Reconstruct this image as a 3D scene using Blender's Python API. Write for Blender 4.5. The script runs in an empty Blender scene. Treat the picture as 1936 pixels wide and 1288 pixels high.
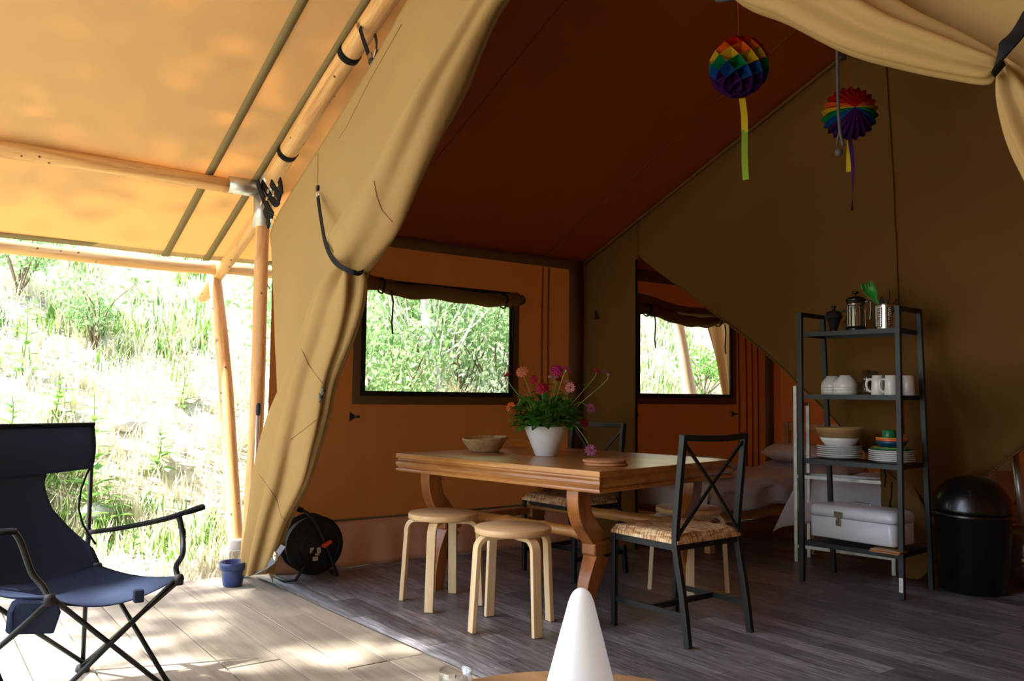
import bpy, bmesh, math, random
from mathutils import Vector, Matrix, noise
PI = math.pi
random.seed(7)
SC = bpy.context.scene
COL = SC.collection
def V3(*a): return Vector(a)

# ---------------------------------------------------------------- camera (solved from the photograph)
F_PX, PITCH, ROLL, CAM_H, YAW = 1596.0, 0.064, 0.013, 1.056, math.radians(36.0)
CAM = V3(0, 0, CAM_H)
_vx = V3(math.sin(YAW), -math.cos(YAW), 0); _uy = V3(math.cos(YAW), math.sin(YAW), 0)
def to_tent(p): return V3(p.dot(_vx), p.dot(_uy), p.z)
cr = to_tent(V3(1, 0, 0)); cf = to_tent(V3(0, math.cos(PITCH), math.sin(PITCH))); cu = to_tent(V3(0, -math.sin(PITCH), math.cos(PITCH)))
cam_x = cr*math.cos(ROLL) + cu*math.sin(ROLL)
cam_y = -cr*math.sin(ROLL) + cu*math.cos(ROLL)
cam_d = bpy.data.cameras.new('camera'); cam = bpy.data.objects.new('camera', cam_d); COL.objects.link(cam)
cam_d.sensor_width = 36.0; cam_d.sensor_fit = 'HORIZONTAL'; cam_d.lens = F_PX/1936*36.0; cam_d.clip_start = 0.05; cam_d.clip_end = 300
m = Matrix.Identity(4)
for i, a in enumerate((cam_x, cam_y, -cf)):
    for j in range(3): m[j][i] = a[j]
m.translation = CAM
cam.matrix_world = m
SC.camera = cam

# ---------------------------------------------------------------- light and exposure
SC.view_settings.view_transform = 'Standard'; SC.view_settings.look = 'None'
SC.view_settings.gamma = 1.0; SC.view_settings.use_curve_mapping = False
SC.view_settings.exposure = -1.12
world = bpy.data.worlds.new('world'); SC.world = world; world.use_nodes = True
wn = world.node_tree.nodes; wl = world.node_tree.links; wn.clear()
wo = wn.new('ShaderNodeOutputWorld'); wb = wn.new('ShaderNodeBackground'); sky = wn.new('ShaderNodeTexSky')
sky.sky_type = 'NISHITA'; sky.sun_disc = False; sky.sun_elevation = math.radians(55); sky.sun_rotation = math.radians(204)
sky.dust_density = 2.0; sky.air_density = 1.0
wl.new(sky.outputs[0], wb.inputs[0]); wl.new(wb.outputs[0], wo.inputs[0]); wb.inputs[1].default_value = 1.9
SUN_DIR = V3(-0.414*math.cos(math.radians(55)), -0.91*math.cos(math.radians(55)), math.sin(math.radians(55)))
sd = bpy.data.lights.new('sun', 'SUN'); sun = bpy.data.objects.new('sun', sd); COL.objects.link(sun)
sd.energy = 56.0; sd.angle = 0.012; sd.color = (1.0, 0.97, 0.93)
sun.rotation_euler = SUN_DIR.to_track_quat('Z', 'Y').to_euler(); sun.location = (-8, -12, 18)

# ---------------------------------------------------------------- measuring: a photograph pixel cut with a plane of the tent
def ray(x, y):
    X = (x-968)/F_PX; Y = (y-644)/F_PX
    return cam_x*X - cam_y*Y + cf
def PZ(x, y, z=0.0):
    d = ray(x, y); return CAM + d*((z-CAM.z)/d.z)
def PY(x, y, Y):
    d = ray(x, y); return CAM + d*(Y/d.y)
def PX(x, y, X):
    d = ray(x, y); return CAM + d*(X/d.x)

# ---------------------------------------------------------------- materials
def C8(r, g, b):
    f = lambda c: ((c/255+0.055)/1.055)**2.4 if c/255 > 0.04045 else c/255/12.92
    return (f(r), f(g), f(b), 1)
def _new(name):
    m = bpy.data.materials.new(name); m.use_nodes = True
    nt = m.node_tree; nt.nodes.clear(); o = nt.nodes.new('ShaderNodeOutputMaterial')
    return m, nt, o
def _N(nt, t, **k):
    n = nt.nodes.new(t)
    for a, b in k.items(): setattr(n, a, b)
    return n
def _coord(nt, scale=(1, 1, 1), rot=(0, 0, 0), kind='Object'):
    tc = _N(nt, 'ShaderNodeTexCoord'); mp = _N(nt, 'ShaderNodeMapping')
    mp.inputs['Scale'].default_value = scale; mp.inputs['Rotation'].default_value = rot
    nt.links.new(tc.outputs[kind], mp.inputs[0]); return mp.outputs[0]
def _noise(nt, co, scale, detail=4, rough=0.55, dist=0.0):
    n = _N(nt, 'ShaderNodeTexNoise'); n.inputs['Scale'].default_value = scale; n.inputs['Detail'].default_value = detail
    n.inputs['Roughness'].default_value = rough; n.inputs['Distortion'].default_value = dist
    nt.links.new(co, n.inputs['Vector']); return n.outputs['Fac']
def _ramp(nt, fac, stops):
    r = _N(nt, 'ShaderNodeValToRGB'); e = r.color_ramp.elements
    while len(e) < len(stops): e.new(0.5)
    for i, (p, c) in enumerate(stops): e[i].position = p; e[i].color = c
    nt.links.new(fac, r.inputs[0]); return r.outputs[0]
def _bump(nt, fac, strength, dist=0.01):
    b = _N(nt, 'ShaderNodeBump'); b.inputs['Strength'].default_value = strength; b.inputs['Distance'].default_value = dist
    nt.links.new(fac, b.inputs['Height']); return b.outputs[0]
def _mixc(nt, a, b, fac, mode='MIX'):
    n = _N(nt, 'ShaderNodeMix', data_type='RGBA', blend_type=mode)
    if isinstance(fac, (int, float)): n.inputs[0].default_value = fac
    else: nt.links.new(fac, n.inputs[0])
    for s, v in ((6, a), (7, b)):
        if isinstance(v, tuple): n.inputs[s].default_value = v
        else: nt.links.new(v, n.inputs[s])
    return n.outputs[2]
def scale_c(c, k): return (min(c[0]*k, 1), min(c[1]*k, 1), min(c[2]*k, 1), 1)

def plain(name, col, rough=0.5, metal=0.0, var=0.12, vs=8.0, bump=0.0, bs=60.0, coat=0.0, spec=0.5):
    m, nt, o = _new(name); p = _N(nt, 'ShaderNodeBsdfPrincipled'); co = _coord(nt)
    n = _noise(nt, co, vs); c = _ramp(nt, n, [(0.3, scale_c(col, 1-var)), (0.7, scale_c(col, 1+var))])
    nt.links.new(c, p.inputs['Base Color']); p.inputs['Roughness'].default_value = rough; p.inputs['Metallic'].default_value = metal
    p.inputs['Coat Weight'].default_value = coat; p.inputs['Specular IOR Level'].default_value = spec
    if bump: nt.links.new(_bump(nt, _noise(nt, co, bs, 3), bump, 0.004), p.inputs['Normal'])
    nt.links.new(p.outputs[0], o.inputs[0]); return m
def canvas(name, col, trans=None, tw=0.4, weave=420, mott=0.08, rough=0.95, stripes=None):
    """woven tent cloth: diffuse reflection plus light let through"""
    m, nt, o = _new(name); co = _coord(nt)
    trans = trans or col
    n = _noise(nt, co, 2.2, 5); w = _noise(nt, _coord(nt, (1, 1, 6)), weave, 2)
    f = _mixc(nt, scale_c(col, 1-mott), scale_c(col, 1+mott), n)
    f = _mixc(nt, f, scale_c(col, 0.8), _ramp(nt, w, [(0.45, (0, 0, 0, 1)), (0.75, (0.5, 0.5, 0.5, 1))]))
    d = _N(nt, 'ShaderNodeBsdfDiffuse'); t = _N(nt, 'ShaderNodeBsdfTranslucent'); mx = _N(nt, 'ShaderNodeMixShader')
    nt.links.new(f, d.inputs[0]); t.inputs[0].default_value = trans
    if stripes:
        s = _noise(nt, _coord(nt, stripes), 5.0, 3)
        tc = _mixc(nt, scale_c(trans, 0.72), scale_c(trans, 1.1), s); nt.links.new(tc, t.inputs[0])
    b = _bump(nt, w, 0.25, 0.001); nt.links.new(b, d.inputs['Normal'])
    mx.inputs[0].default_value = tw
    nt.links.new(d.outputs[0], mx.inputs[1]); nt.links.new(t.outputs[0], mx.inputs[2]); nt.links.new(mx.outputs[0], o.inputs[0])
    return m
def wood(name, c1, c2, axis='Z', ring=14.0, rough=0.5, coat=0.0, knots=None, stretch=0.06, bump=0.15, vs=1.0, bright_var=0.0):
    m, nt, o = _new(name); p = _N(nt, 'ShaderNodeBsdfPrincipled')
    sc = {'X': (stretch, 1, 1), 'Y': (1, stretch, 1), 'Z': (1, 1, stretch)}[axis]
    co = _coord(nt, sc)
    oi = _N(nt, 'ShaderNodeObjectInfo'); ad = _N(nt, 'ShaderNodeVectorMath', operation='ADD')
    ml = _N(nt, 'ShaderNodeVectorMath', operation='SCALE'); cmb = _N(nt, 'ShaderNodeCombineXYZ')
    for i in range(3): nt.links.new(oi.outputs['Random'], cmb.inputs[i])
    nt.links.new(cmb.outputs[0], ml.inputs[0]); ml.inputs['Scale'].default_value = 17.0
    nt.links.new(co, ad.inputs[0]); nt.links.new(ml.outputs[0], ad.inputs[1]); co = ad.outputs[0]
    n = _noise(nt, co, ring*vs, 6, 0.6, 0.6); fine = _noise(nt, co, ring*vs*9, 3, 0.6)
    c = _ramp(nt, n, [(0.32, c1), (0.5, _lerp(c1, c2, 0.6)), (0.68, c2)])
    c = _mixc(nt, c, scale_c(c1, 0.75), _ramp(nt, fine, [(0.5, (0, 0, 0, 1)), (0.85, (0.6, 0.6, 0.6, 1))]))
    if bright_var:
        bb = _N(nt, 'ShaderNodeMapRange'); nt.links.new(oi.outputs['Random'], bb.inputs[0])
        bb.inputs[3].default_value = 1-bright_var; bb.inputs[4].default_value = 1+bright_var*0.6
        hv = _N(nt, 'ShaderNodeHueSaturation'); nt.links.new(c, hv.inputs['Color']); nt.links.new(bb.outputs[0], hv.inputs['Value']); c = hv.outputs[0]
    if knots:
        v = _N(nt, 'ShaderNodeTexVoronoi'); v.inputs['Scale'].default_value = knots
        nt.links.new(_coord(nt, (1, 1, 1) if axis != 'X' else (1, 1, 1)), v.inputs['Vector'])
        k = _ramp(nt, v.outputs['Distance'], [(0.05, (1, 1, 1, 1)), (0.13, (0, 0, 0, 1))])
        c = _mixc(nt, c, scale_c(c1, 0.3), k)
    nt.links.new(c, p.inputs['Base Color']); p.inputs['Roughness'].default_value = rough; p.inputs['Coat Weight'].default_value = coat
    p.inputs['Coat Roughness'].default_value = 0.25
    nt.links.new(_bump(nt, fine, bump, 0.002), p.inputs['Normal']); nt.links.new(p.outputs[0], o.inputs[0]); return m
def _lerp(a, b, t): return tuple(a[i]*(1-t)+b[i]*t for i in range(3)) + (1,)
def leafmat(name, c1, c2, scale=3.0, tw=0.45):
    m, nt, o = _new(name); co = _coord(nt); n = _noise(nt, co, scale, 3)
    c = _ramp(nt, n, [(0.3, c1), (0.7, c2)])
    d = _N(nt, 'ShaderNodeBsdfPrincipled'); t = _N(nt, 'ShaderNodeBsdfTranslucent'); mx = _N(nt, 'ShaderNodeMixShader'); mx.inputs[0].default_value = tw
    d.inputs['Roughness'].default_value = 0.5
    nt.links.new(c, d.inputs['Base Color']); nt.links.new(c, t.inputs[0]); nt.links.new(d.outputs[0], mx.inputs[1]); nt.links.new(t.outputs[0], mx.inputs[2])
    nt.links.new(mx.outputs[0], o.inputs[0]); return m
def clear(name, tint=(1, 1, 1, 1), gloss=0.06, rough=0.02, wavy=0.0):
    m, nt, o = _new(name); t = _N(nt, 'ShaderNodeBsdfTransparent'); t.inputs[0].default_value = tint
    g = _N(nt, 'ShaderNodeBsdfGlossy'); g.inputs['Roughness'].default_value = rough; mx = _N(nt, 'ShaderNodeMixShader')
    lw = _N(nt, 'ShaderNodeLayerWeight'); lw.inputs[0].default_value = 0.25; mr = _N(nt, 'ShaderNodeMapRange')
    nt.links.new(lw.outputs['Facing'], mr.inputs[0]); mr.inputs[3].default_value = gloss; mr.inputs[4].default_value = min(gloss*8, 0.7)
    nt.links.new(mr.outputs[0], mx.inputs[0]); nt.links.new(t.outputs[0], mx.inputs[1]); nt.links.new(g.outputs[0], mx.inputs[2])
    if wavy: nt.links.new(_bump(nt, _noise(nt, _coord(nt), 9, 3), wavy, 0.02), g.inputs['Normal'])
    nt.links.new(mx.outputs[0], o.inputs[0]); return m

M = {}
M['roof'] = canvas('porch_canvas', C8(226, 196, 146), (0.54, 0.33, 0.14, 1), 0.5, mott=0.05)
M['ceiling'] = canvas('inner_canvas', C8(150, 82, 44), (0.30, 0.105, 0.032, 1), 0.4, mott=0.1)
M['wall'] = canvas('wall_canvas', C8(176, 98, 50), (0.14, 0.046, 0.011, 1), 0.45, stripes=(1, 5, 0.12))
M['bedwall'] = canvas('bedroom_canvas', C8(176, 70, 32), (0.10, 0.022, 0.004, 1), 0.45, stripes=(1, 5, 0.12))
M['skirt'] = canvas('skirt_canvas', C8(228, 186, 160), (0.5, 0.3, 0.2, 1), 0.3)
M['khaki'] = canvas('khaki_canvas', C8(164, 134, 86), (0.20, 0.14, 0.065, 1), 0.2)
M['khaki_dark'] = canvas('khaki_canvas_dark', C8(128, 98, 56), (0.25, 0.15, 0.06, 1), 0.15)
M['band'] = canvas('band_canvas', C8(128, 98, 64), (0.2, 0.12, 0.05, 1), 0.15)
M['divider'] = canvas('divider_canvas_shaded', C8(126, 92, 50), (0.12, 0.07, 0.028, 1), 0.2)  # same khaki cloth as the curtains, its shade put into the colour
M['web'] = canvas('seam_webbing', C8(160, 142, 104), (0.20, 0.16, 0.09, 1), 0.4)
M['strap'] = plain('black_webbing', C8(14, 14, 16), 0.9, bump=0.2, bs=300, spec=0.2)
M['winframe'] = plain('black_window_tape', C8(20, 19, 20), 0.7)
M['pane'] = clear('clear_vinyl', (0.97, 0.98, 0.97, 1), 0.03, 0.03, 0.4)
M['glass'] = clear('glass', (0.93, 0.96, 0.95, 1), 0.09, 0.01)
M['log'] = wood('peeled_log', C8(178, 124, 68), C8(224, 180, 118), 'Z', 22, 0.6, knots=5.0, stretch=0.07)
M['deck'] = wood('deck_boards', C8(146, 134, 116), C8(186, 176, 158), 'X', 9, 0.7, stretch=0.05, bright_var=0.14)
M['oak'] = wood('table_oak', C8(140, 86, 34), C8(204, 144, 74), 'X', 12, 0.32, coat=0.35, stretch=0.07)
M['oak_leg'] = wood('table_leg_oak', C8(120, 66, 26), C8(176, 108, 48), 'Z', 12, 0.35, coat=0.3, stretch=0.1)
M['birch'] = wood('birch', C8(214, 182, 132), C8(236, 212, 170), 'Z', 10, 0.5, stretch=0.06, bump=0.05)
M['birch_top'] = wood('birch_top', C8(202, 160, 108), C8(224, 190, 140), 'X', 8, 0.42, stretch=0.08, bump=0.04)
M['pine'] = wood('pine', C8(176, 128, 80), C8(206, 160, 108), 'X', 12, 0.5, stretch=0.06)
M['round_table'] = wood('round_table_top', C8(142, 106, 68), C8(190, 152, 108), 'X', 7, 0.6, stretch=0.1, vs=1.2)
M['cork'] = plain('cork', C8(176, 120, 74), 0.9, var=0.25, vs=60, bump=0.5, bs=220)
M['black_metal'] = plain('black_metal', C8(32, 36, 36), 0.42, 0.3, var=0.1)
M['shelf_metal'] = plain('grey_metal', C8(44, 50, 52), 0.45, 0.3, var=0.1)
M['galv'] = plain('galvanised', C8(170, 172, 168), 0.38, 0.85, var=0.18, vs=24)
M['alu'] = plain('dull_aluminium', C8(186, 188, 186), 0.35, 0.8, var=0.1)
M['steel'] = plain('steel', C8(200, 200, 198), 0.2, 1.0, var=0.05)
M['rush'] = None
M['navy'] = canvas('navy_polyester', C8(52, 60, 80), (0.03, 0.04, 0.065, 1), 0.12, weave=600)
M['navy_mesh'] = None
M['white'] = plain('white_ceramic', C8(226, 226, 224), 0.18, var=0.03, coat=0.3)
M['vase'] = plain('matt_white_ceramic', C8(222, 226, 230), 0.4, var=0.02)
M['enamel'] = plain('white_enamel', C8(214, 220, 226), 0.25, var=0.04, coat=0.4)
M['black_plastic'] = plain('black_plastic', C8(14, 14, 15), 0.28, var=0.05, coat=0.2)
M['matt_black'] = plain('matt_black', C8(18, 18, 19), 0.65, var=0.1)
M['orange_pl'] = plain('orange_plastic', C8(236, 78, 30), 0.4)
M['blue_glaze'] = plain('blue_glaze', C8(34, 58, 112), 0.4, var=0.25, vs=20, coat=0.3)
M['concrete'] = plain('concrete', C8(190, 186, 178), 0.9, var=0.12, bump=0.6, bs=50)
M['lamp'] = None
M['sheet'] = canvas('bed_linen', C8(208, 204, 208), (0.4, 0.4, 0.42, 1), 0.15, weave=300, mott=0.03)
M['paper_label'] = plain('paper_label', C8(228, 228, 224), 0.7)
M['leaf'] = leafmat('flower_leaves', C8(44, 104, 26), C8(104, 166, 60), 30)
M['stem'] = plain('green_stem', C8(128, 150, 76), 0.6)

# ---------------------------------------------------------------- mesh building
class MB:
    def __init__(s): s.v = []; s.f = []; s.mi = []; s.sm = []
    def add(s, vs, fs, mi=0, smooth=False):
        o = len(s.v); s.v += [tuple(x) for x in vs]; s.f += [tuple(i+o for i in f) for f in fs]
        s.mi += [mi]*len(fs); s.sm += [smooth]*len(fs); return s
    def box(s, c, d, rot=None, mi=0, taper=1.0):
        hx, hy, hz = d[0]/2, d[1]/2, d[2]/2; R = rot or Matrix.Identity(3); c = Vector(c)
        vs = [c + R @ V3(x*hx*(taper if z > 0 else 1), y*hy*(taper if z > 0 else 1), z*hz) for z in (-1, 1) for y in (-1, 1) for x in (-1, 1)]
        return s.add(vs, [(0, 2, 3, 1), (4, 5, 7, 6), (0, 1, 5, 4), (2, 6, 7, 3), (0, 4, 6, 2), (1, 3, 7, 5)], mi)
    def sweep(s, pts, prof, up=None, mi=0, smooth=False, caps=True, closed=False, scales=None, twist=0.0):
        pts = [Vector(p) for p in pts]; n = len(pts); k = len(prof); vs = []; pn = None
        for i, p in enumerate(pts):
            a = pts[i-1] if (i > 0 or closed) else p; b = pts[(i+1) % n] if (i < n-1 or closed) else p
            t = (b-a).normalized()
            if up is not None and pn is None: nn = Vector(up) - t*Vector(up).dot(t)
            elif up is not None: nn = Vector(up) - t*Vector(up).dot(t)
            elif pn is None: nn = t.orthogonal()
            else: nn = pn - t*pn.dot(t)
            if nn.length < 1e-6: nn = t.orthogonal()
            nn.normalize(); pn = nn; bb = t.cross(nn); sc = scales[i] if scales else 1.0
            tw = twist*i/max(n-1, 1)
            for (x, y) in prof:
                X = x*math.cos(tw)-y*math.sin(tw); Y = x*math.sin(tw)+y*math.cos(tw)
                vs.append(p + nn*(X*sc) + bb*(Y*sc))
        fs = []
        for i in range(n if closed else n-1):
            j = (i+1) % n
            for q in range(k):
                r = (q+1) % k; fs.append((i*k+q, i*k+r, j*k+r, j*k+q))
        if caps and not closed:
            fs.append(tuple(reversed(range(k)))); fs.append(tuple((n-1)*k+q for q in range(k)))
        return s.add(vs, fs, mi, smooth)
    def tube(s, pts, r, n=10, mi=0, scales=None, closed=False, caps=True):
        return s.sweep(pts, [(r*math.cos(2*PI*i/n), r*math.sin(2*PI*i/n)) for i in range(n)], None, mi, True, caps, closed, scales)
    def bar(s, pts, w, h, up=(0, 0, 1), mi=0, closed=False):
        return s.sweep(pts, [(-h/2, -w/2), (h/2, -w/2), (h/2, w/2), (-h/2, w/2)], up, mi, False, True, closed)
    def lathe(s, prof, n=28, c=(0, 0, 0), axis=None, mi=0, smooth=True):
        c = Vector(c); q = Vector(axis).to_track_quat('Z', 'Y').to_matrix() if axis is not None else Matrix.Identity(3)
        vs = []; fs = []; k = len(prof)
        for i in range(n):
            a = 2*PI*i/n
            for (r, z) in prof: vs.append(c + q @ V3(r*math.cos(a), r*math.sin(a), z))
        for i in range(n):
            j = (i+1) % n
            for p in range(k-1): fs.append((i*k+p, j*k+p, j*k+p+1, i*k+p+1))
        return s.add(vs, fs, mi, smooth)
    def grid(s, rows, mi=0, smooth=True, wrap=False):
        k = len(rows[0]); vs = [p for r in rows for p in r]; fs = []
        for i in range(len(rows)-1):
            for j in range(k if wrap else k-1):
                jj = (j+1) % k; fs.append((i*k+j, i*k+jj, (i+1)*k+jj, (i+1)*k+j))
        return s.add(vs, fs, mi, smooth)
    def poly(s, pts, thick, nrm, mi=0):
        """flat plate with an outline, given thickness along nrm"""
        k = len(pts); nrm = Vector(nrm).normalized()*thick
        vs = [Vector(p) for p in pts] + [Vector(p)+nrm for p in pts]
        fs = [tuple(reversed(range(k))), tuple(range(k, 2*k))] + [(i, (i+1) % k, k+(i+1) % k, k+i) for i in range(k)]
        return s.add(vs, fs, mi)
    def build(s, name, mats, parent=None, bevel=0, solid=0, seg=2, subsurf=0, weld=False):
        me = bpy.data.meshes.new(name); me.from_pydata(s.v, [], s.f)
        if not isinstance(mats, (list, tuple)): mats = [mats]
        for x in mats: me.materials.append(x)
        me.polygons.foreach_set('material_index', s.mi); me.polygons.foreach_set('use_smooth', s.sm)
        me.update(); bm = bmesh.new(); bm.from_mesh(me)
        if weld: bmesh.ops.remove_doubles(bm, verts=bm.verts, dist=1e-5)
        bmesh.ops.recalc_face_normals(bm, faces=bm.faces); bm.to_mesh(me); bm.free()
        o = bpy.data.objects.new(name, me); COL.objects.link(o)
        if parent: o.parent = parent
        if solid:
            md = o.modifiers.new('solid', 'SOLIDIFY'); md.thickness = solid; md.offset = 0
        if subsurf:
            md = o.modifiers.new('sub', 'SUBSURF'); md.levels = subsurf; md.render_levels = subsurf
        if bevel:
            md = o.modifiers.new('bevel', 'BEVEL'); md.width = bevel; md.segments = seg; md.limit_method = 'ANGLE'; md.angle_limit = 0.6
        return o
def tag(o, label=None, cat=None, group=None, kind=None):
    if label: o['label'] = label
    if cat: o['category'] = cat
    if group: o['group'] = group
    if kind: o['kind'] = kind
    return o
def empty(name, loc=(0, 0, 0), rz=0.0, label=None, cat=None, group=None, kind=None):
    o = bpy.data.objects.new(name, None); COL.objects.link(o); o.location = loc; o.rotation_euler = (0, 0, rz); o.empty_display_size = 0.05
    return tag(o, label, cat, group, kind)
def copy_tree(o, parent=None):
    c = o.copy(); COL.objects.link(c); c.parent = parent
    for ch in [x for x in bpy.data.objects if x.parent == o]: copy_tree(ch, c)
    return c
def cat_rom(P, t):
    n = len(P)-1; i = min(int(t*n), n-1); u = t*n-i
    p0 = P[max(i-1, 0)]; p1 = P[i]; p2 = P[i+1]; p3 = P[min(i+2, n)]
    return 0.5*((2*p1)+(p2-p0)*u+(2*p0-5*p1+4*p2-p3)*u*u+(3*p1-p0-3*p2+p3)*u*u*u)
def curve(P, n): P = [Vector(p) for p in P]; return [cat_rom(P, i/(n-1)) for i in range(n)]
def interp(x, tab):
    if x <= tab[0][0]: return tab[0][1]
    for (a, b), (c, d) in zip(tab, tab[1:]):
        if x <= c: return b+(d-b)*(x-a)/(c-a)
    return tab[-1][1]
def smooth(t): t = max(0.0, min(1.0, t)); return t*t*(3-2*t)
def Rz(a): return Matrix.Rotation(a, 3, 'Z')

# rush seat material (woven straw, four wedges meeting on the diagonals)
def rush_mat():
    m, nt, o = _new('rush_straw'); p = _N(nt, 'ShaderNodeBsdfPrincipled')
    co = _coord(nt, (1, 1, 1)); n1 = _noise(nt, _coord(nt, (10, 1, 1)), 16, 3, 0.6, 0.3); n2 = _noise(nt, _coord(nt, (1, 10, 1)), 16, 3, 0.6, 0.3)
    n = _N(nt, 'ShaderNodeMath', operation='ADD'); nt.links.new(n1, n.inputs[0]); nt.links.new(n2, n.inputs[1])
    h = _N(nt, 'ShaderNodeMath', operation='MULTIPLY'); nt.links.new(n.outputs[0], h.inputs[0]); h.inputs[1].default_value = 0.5
    c = _ramp(nt, h.outputs[0], [(0.40, C8(138, 84, 44)), (0.5, C8(206, 160, 104)), (0.58, C8(238, 212, 168))])
    nt.links.new(c, p.inputs['Base Color']); p.inputs['Roughness'].default_value = 0.6
    nt.links.new(_bump(nt, h.outputs[0], 0.5, 0.004), p.inputs['Normal']); nt.links.new(p.outputs[0], o.inputs[0]); return m
M['rush'] = rush_mat()

# vinyl sheet printed with grey planks
def vinyl_mat():
    m, nt, o = _new('grey_plank_vinyl'); p = _N(nt, 'ShaderNodeBsdfPrincipled'); co = _coord(nt)
    br = _N(nt, 'ShaderNodeTexBrick'); br.offset = 0.37; br.squash = 1.0
    for k, v in (('Scale', 1.0), ('Mortar Size', 0.002), ('Mortar Smooth', 0.3), ('Bias', 0.0), ('Brick Width', 0.92), ('Row Height', 0.115)): br.inputs[k].default_value = v
    br.inputs['Color1'].default_value = (0, 0, 0, 1); br.inputs['Color2'].default_value = (1, 1, 1, 1); br.inputs['Mortar'].default_value = (0.1, 0.1, 0.1, 1)
    nt.links.new(co, br.inputs['Vector'])
    g = _noise(nt, _coord(nt, (0.9, 9, 1)), 6, 6, 0.65, 0.8); g2 = _noise(nt, _coord(nt, (2, 30, 1)), 12, 4, 0.6)
    c = _ramp(nt, g, [(0.28, C8(74, 71, 71)), (0.5, C8(118, 115, 118)), (0.72, C8(162, 161, 166))])
    c = _mixc(nt, c, C8(76, 68, 66), _ramp(nt, g2, [(0.48, (0, 0, 0, 1)), (0.8, (0.5, 0.5, 0.5, 1))]))
    k = _ramp(nt, br.outputs['Color'], [(0.0, (0.52, 0.50, 0.49, 1)), (0.5, (0.9, 0.9, 0.9, 1)), (1.0, (1.38, 1.38, 1.4, 1))])
    c = _mixc(nt, c, k, 1.0, 'MULTIPLY')
    c = _mixc(nt, c, C8(50, 46, 45), _ramp(nt, br.outputs['Fac'], [(0.4, (0, 0, 0, 1)), (0.9, (0.6, 0.6, 0.6, 1))]))
    nt.links.new(c, p.inputs['Base Color']); p.inputs['Roughness'].default_value = 0.42
    nt.links.new(_bump(nt, g2, 0.12, 0.001), p.inputs['Normal']); nt.links.new(p.outputs[0], o.inputs[0]); return m
M['vinyl'] = vinyl_mat()
def ground_mat():
    m, nt, o = _new('dry_grassy_ground'); p = _N(nt, 'ShaderNodeBsdfPrincipled'); co = _coord(nt)
    n = _noise(nt, co, 1.3, 8, 0.7); n2 = _noise(nt, co, 14, 5, 0.7)
    c = _ramp(nt, n, [(0.3, C8(160, 156, 118)), (0.5, C8(206, 200, 172)), (0.7, C8(232, 226, 208))])
    c = _mixc(nt, c, C8(96, 84, 62), _ramp(nt, n2, [(0.52, (0, 0, 0, 1)), (0.68, (0.9, 0.9, 0.9, 1))]))
    nt.links.new(c, p.inputs['Base Color']); p.inputs['Roughness'].default_value = 1.0
    nt.links.new(_bump(nt, n2, 1.0, 0.05), p.inputs['Normal']); nt.links.new(p.outputs[0], o.inputs[0]); return m
M['ground'] = ground_mat()

# ================================================================ THE SETTING
# tent frame: x across (left wall at -4.78, ridge at -2.2), y along the ridge away from the porch, z up
WX, RX, WZ, SL = -4.78, -2.2, 2.06, 0.45          # left wall, ridge, wall height, inner roof slope
EX = 0.38                                          # right wall
def zin(x): return WZ + SL*(x-WX) if x < RX else WZ + SL*(RX-WX) - SL*(x-RX)
def zout(x): return 2.42 + 0.384*(x+5.3) if x < RX else 2.42 + 0.384*(RX+5.3) - 0.384*(x-RX)

# ground rising into a bank beyond the deck
def zg(x, y):
    z = -0.1
    if x < -6.3: z += 0.60*(-x-6.3)*smooth((-x-6.3)/1.2) - 0.2*max(0, (-x-13))
    z += 0.22*noise.noise(V3(x*0.5, y*0.5, 0))*smooth((-x-5.8)/1.5) + 0.07*noise.noise(V3(x*2.2, y*2.2, 3))*smooth((-x-5.6)/1.0)
    if x > -5.4 and -9 < y < 9: z = -0.12
    return z
gb = MB(); xs = [-40+i*1.0 for i in range(20)] + [-20+i*0.25 for i in range(64)] + [-4+i*1.5 for i in range(16)]
ys = [-24+i*1.5 for i in range(14)] + [-3+i*0.3 for i in range(54)] + [13.2+i*1.5 for i in range(16)]
gb.grid([[V3(x, y, zg(x, y)) for y in ys] for x in xs])
tag(gb.build('ground', M['ground']), 'sunlit bank of dry grassy ground rising beyond the deck', kind='structure')

# deck of real boards
deck = empty('deck', (0, 0, 0), kind='structure', label='pale timber deck boards under the porch')
edges = [-1.62, -1.41, -1.2, -0.99, -0.78, -0.57, -0.36, -0.15, 0.05, 0.25, 0.455, 0.655, 0.862, 1.072, 1.285, 1.455, 1.63, 1.80, 1.98]
random.seed(3)
for a, b in zip(edges, edges[1:]):
    j = random.choice([-3.3, -2.9, -2.2, -1.7, -3.05]); tl = random.uniform(-0.012, 0.012)
    for (x0, x1) in ((-4.93 + tl, j-0.003), (j+0.003, 0.6)):
        h = random.uniform(-0.0015, 0.0015); mb = MB()
        mb.box(((x1-x0)/2, (b-a)/2, -0.014), (x1-x0, b-a-0.006, 0.028))
        o = mb.build('plank', M['deck'], deck, bevel=0.002); o.location = (x0, a, -0.004+h)
mb = MB()
for x in (-4.85, -3.6, -2.4, -1.2, 0.3): mb.box((x, 0.15, -0.085), (0.08, 3.6, 0.1))
mb.build('joist', M['pine'], deck)
mb = MB(); mb.box((-2.2, 4.2, -0.075), (5.16, 4.6, 0.13)); mb.build('floor_base', M['pine'], deck)

# vinyl floor, slightly wavy edge at the front and where it meets the wall
mb = MB(); rows = []
for i in range(41):
    t = i/40; x = WX+0.0 + (EX-WX)*t
    y0 = 1.70 + 0.055*(x+4.79)*0.95 + 0.012*noise.noise(V3(x*2, 0, 0))
    rows.append([V3(x, y0 + (6.5-y0)*j/30, 0.004 + (0.010*max(0, noise.noise(V3(x*2.3, j*0.4, 5)))*smooth((x+4.0)/-0.5))) for j in range(31)])
mb.grid(rows)
tag(mb.build('floor', M['vinyl'], solid=0.003), 'grey wood-look vinyl flooring inside the tent', kind='structure')

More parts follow.
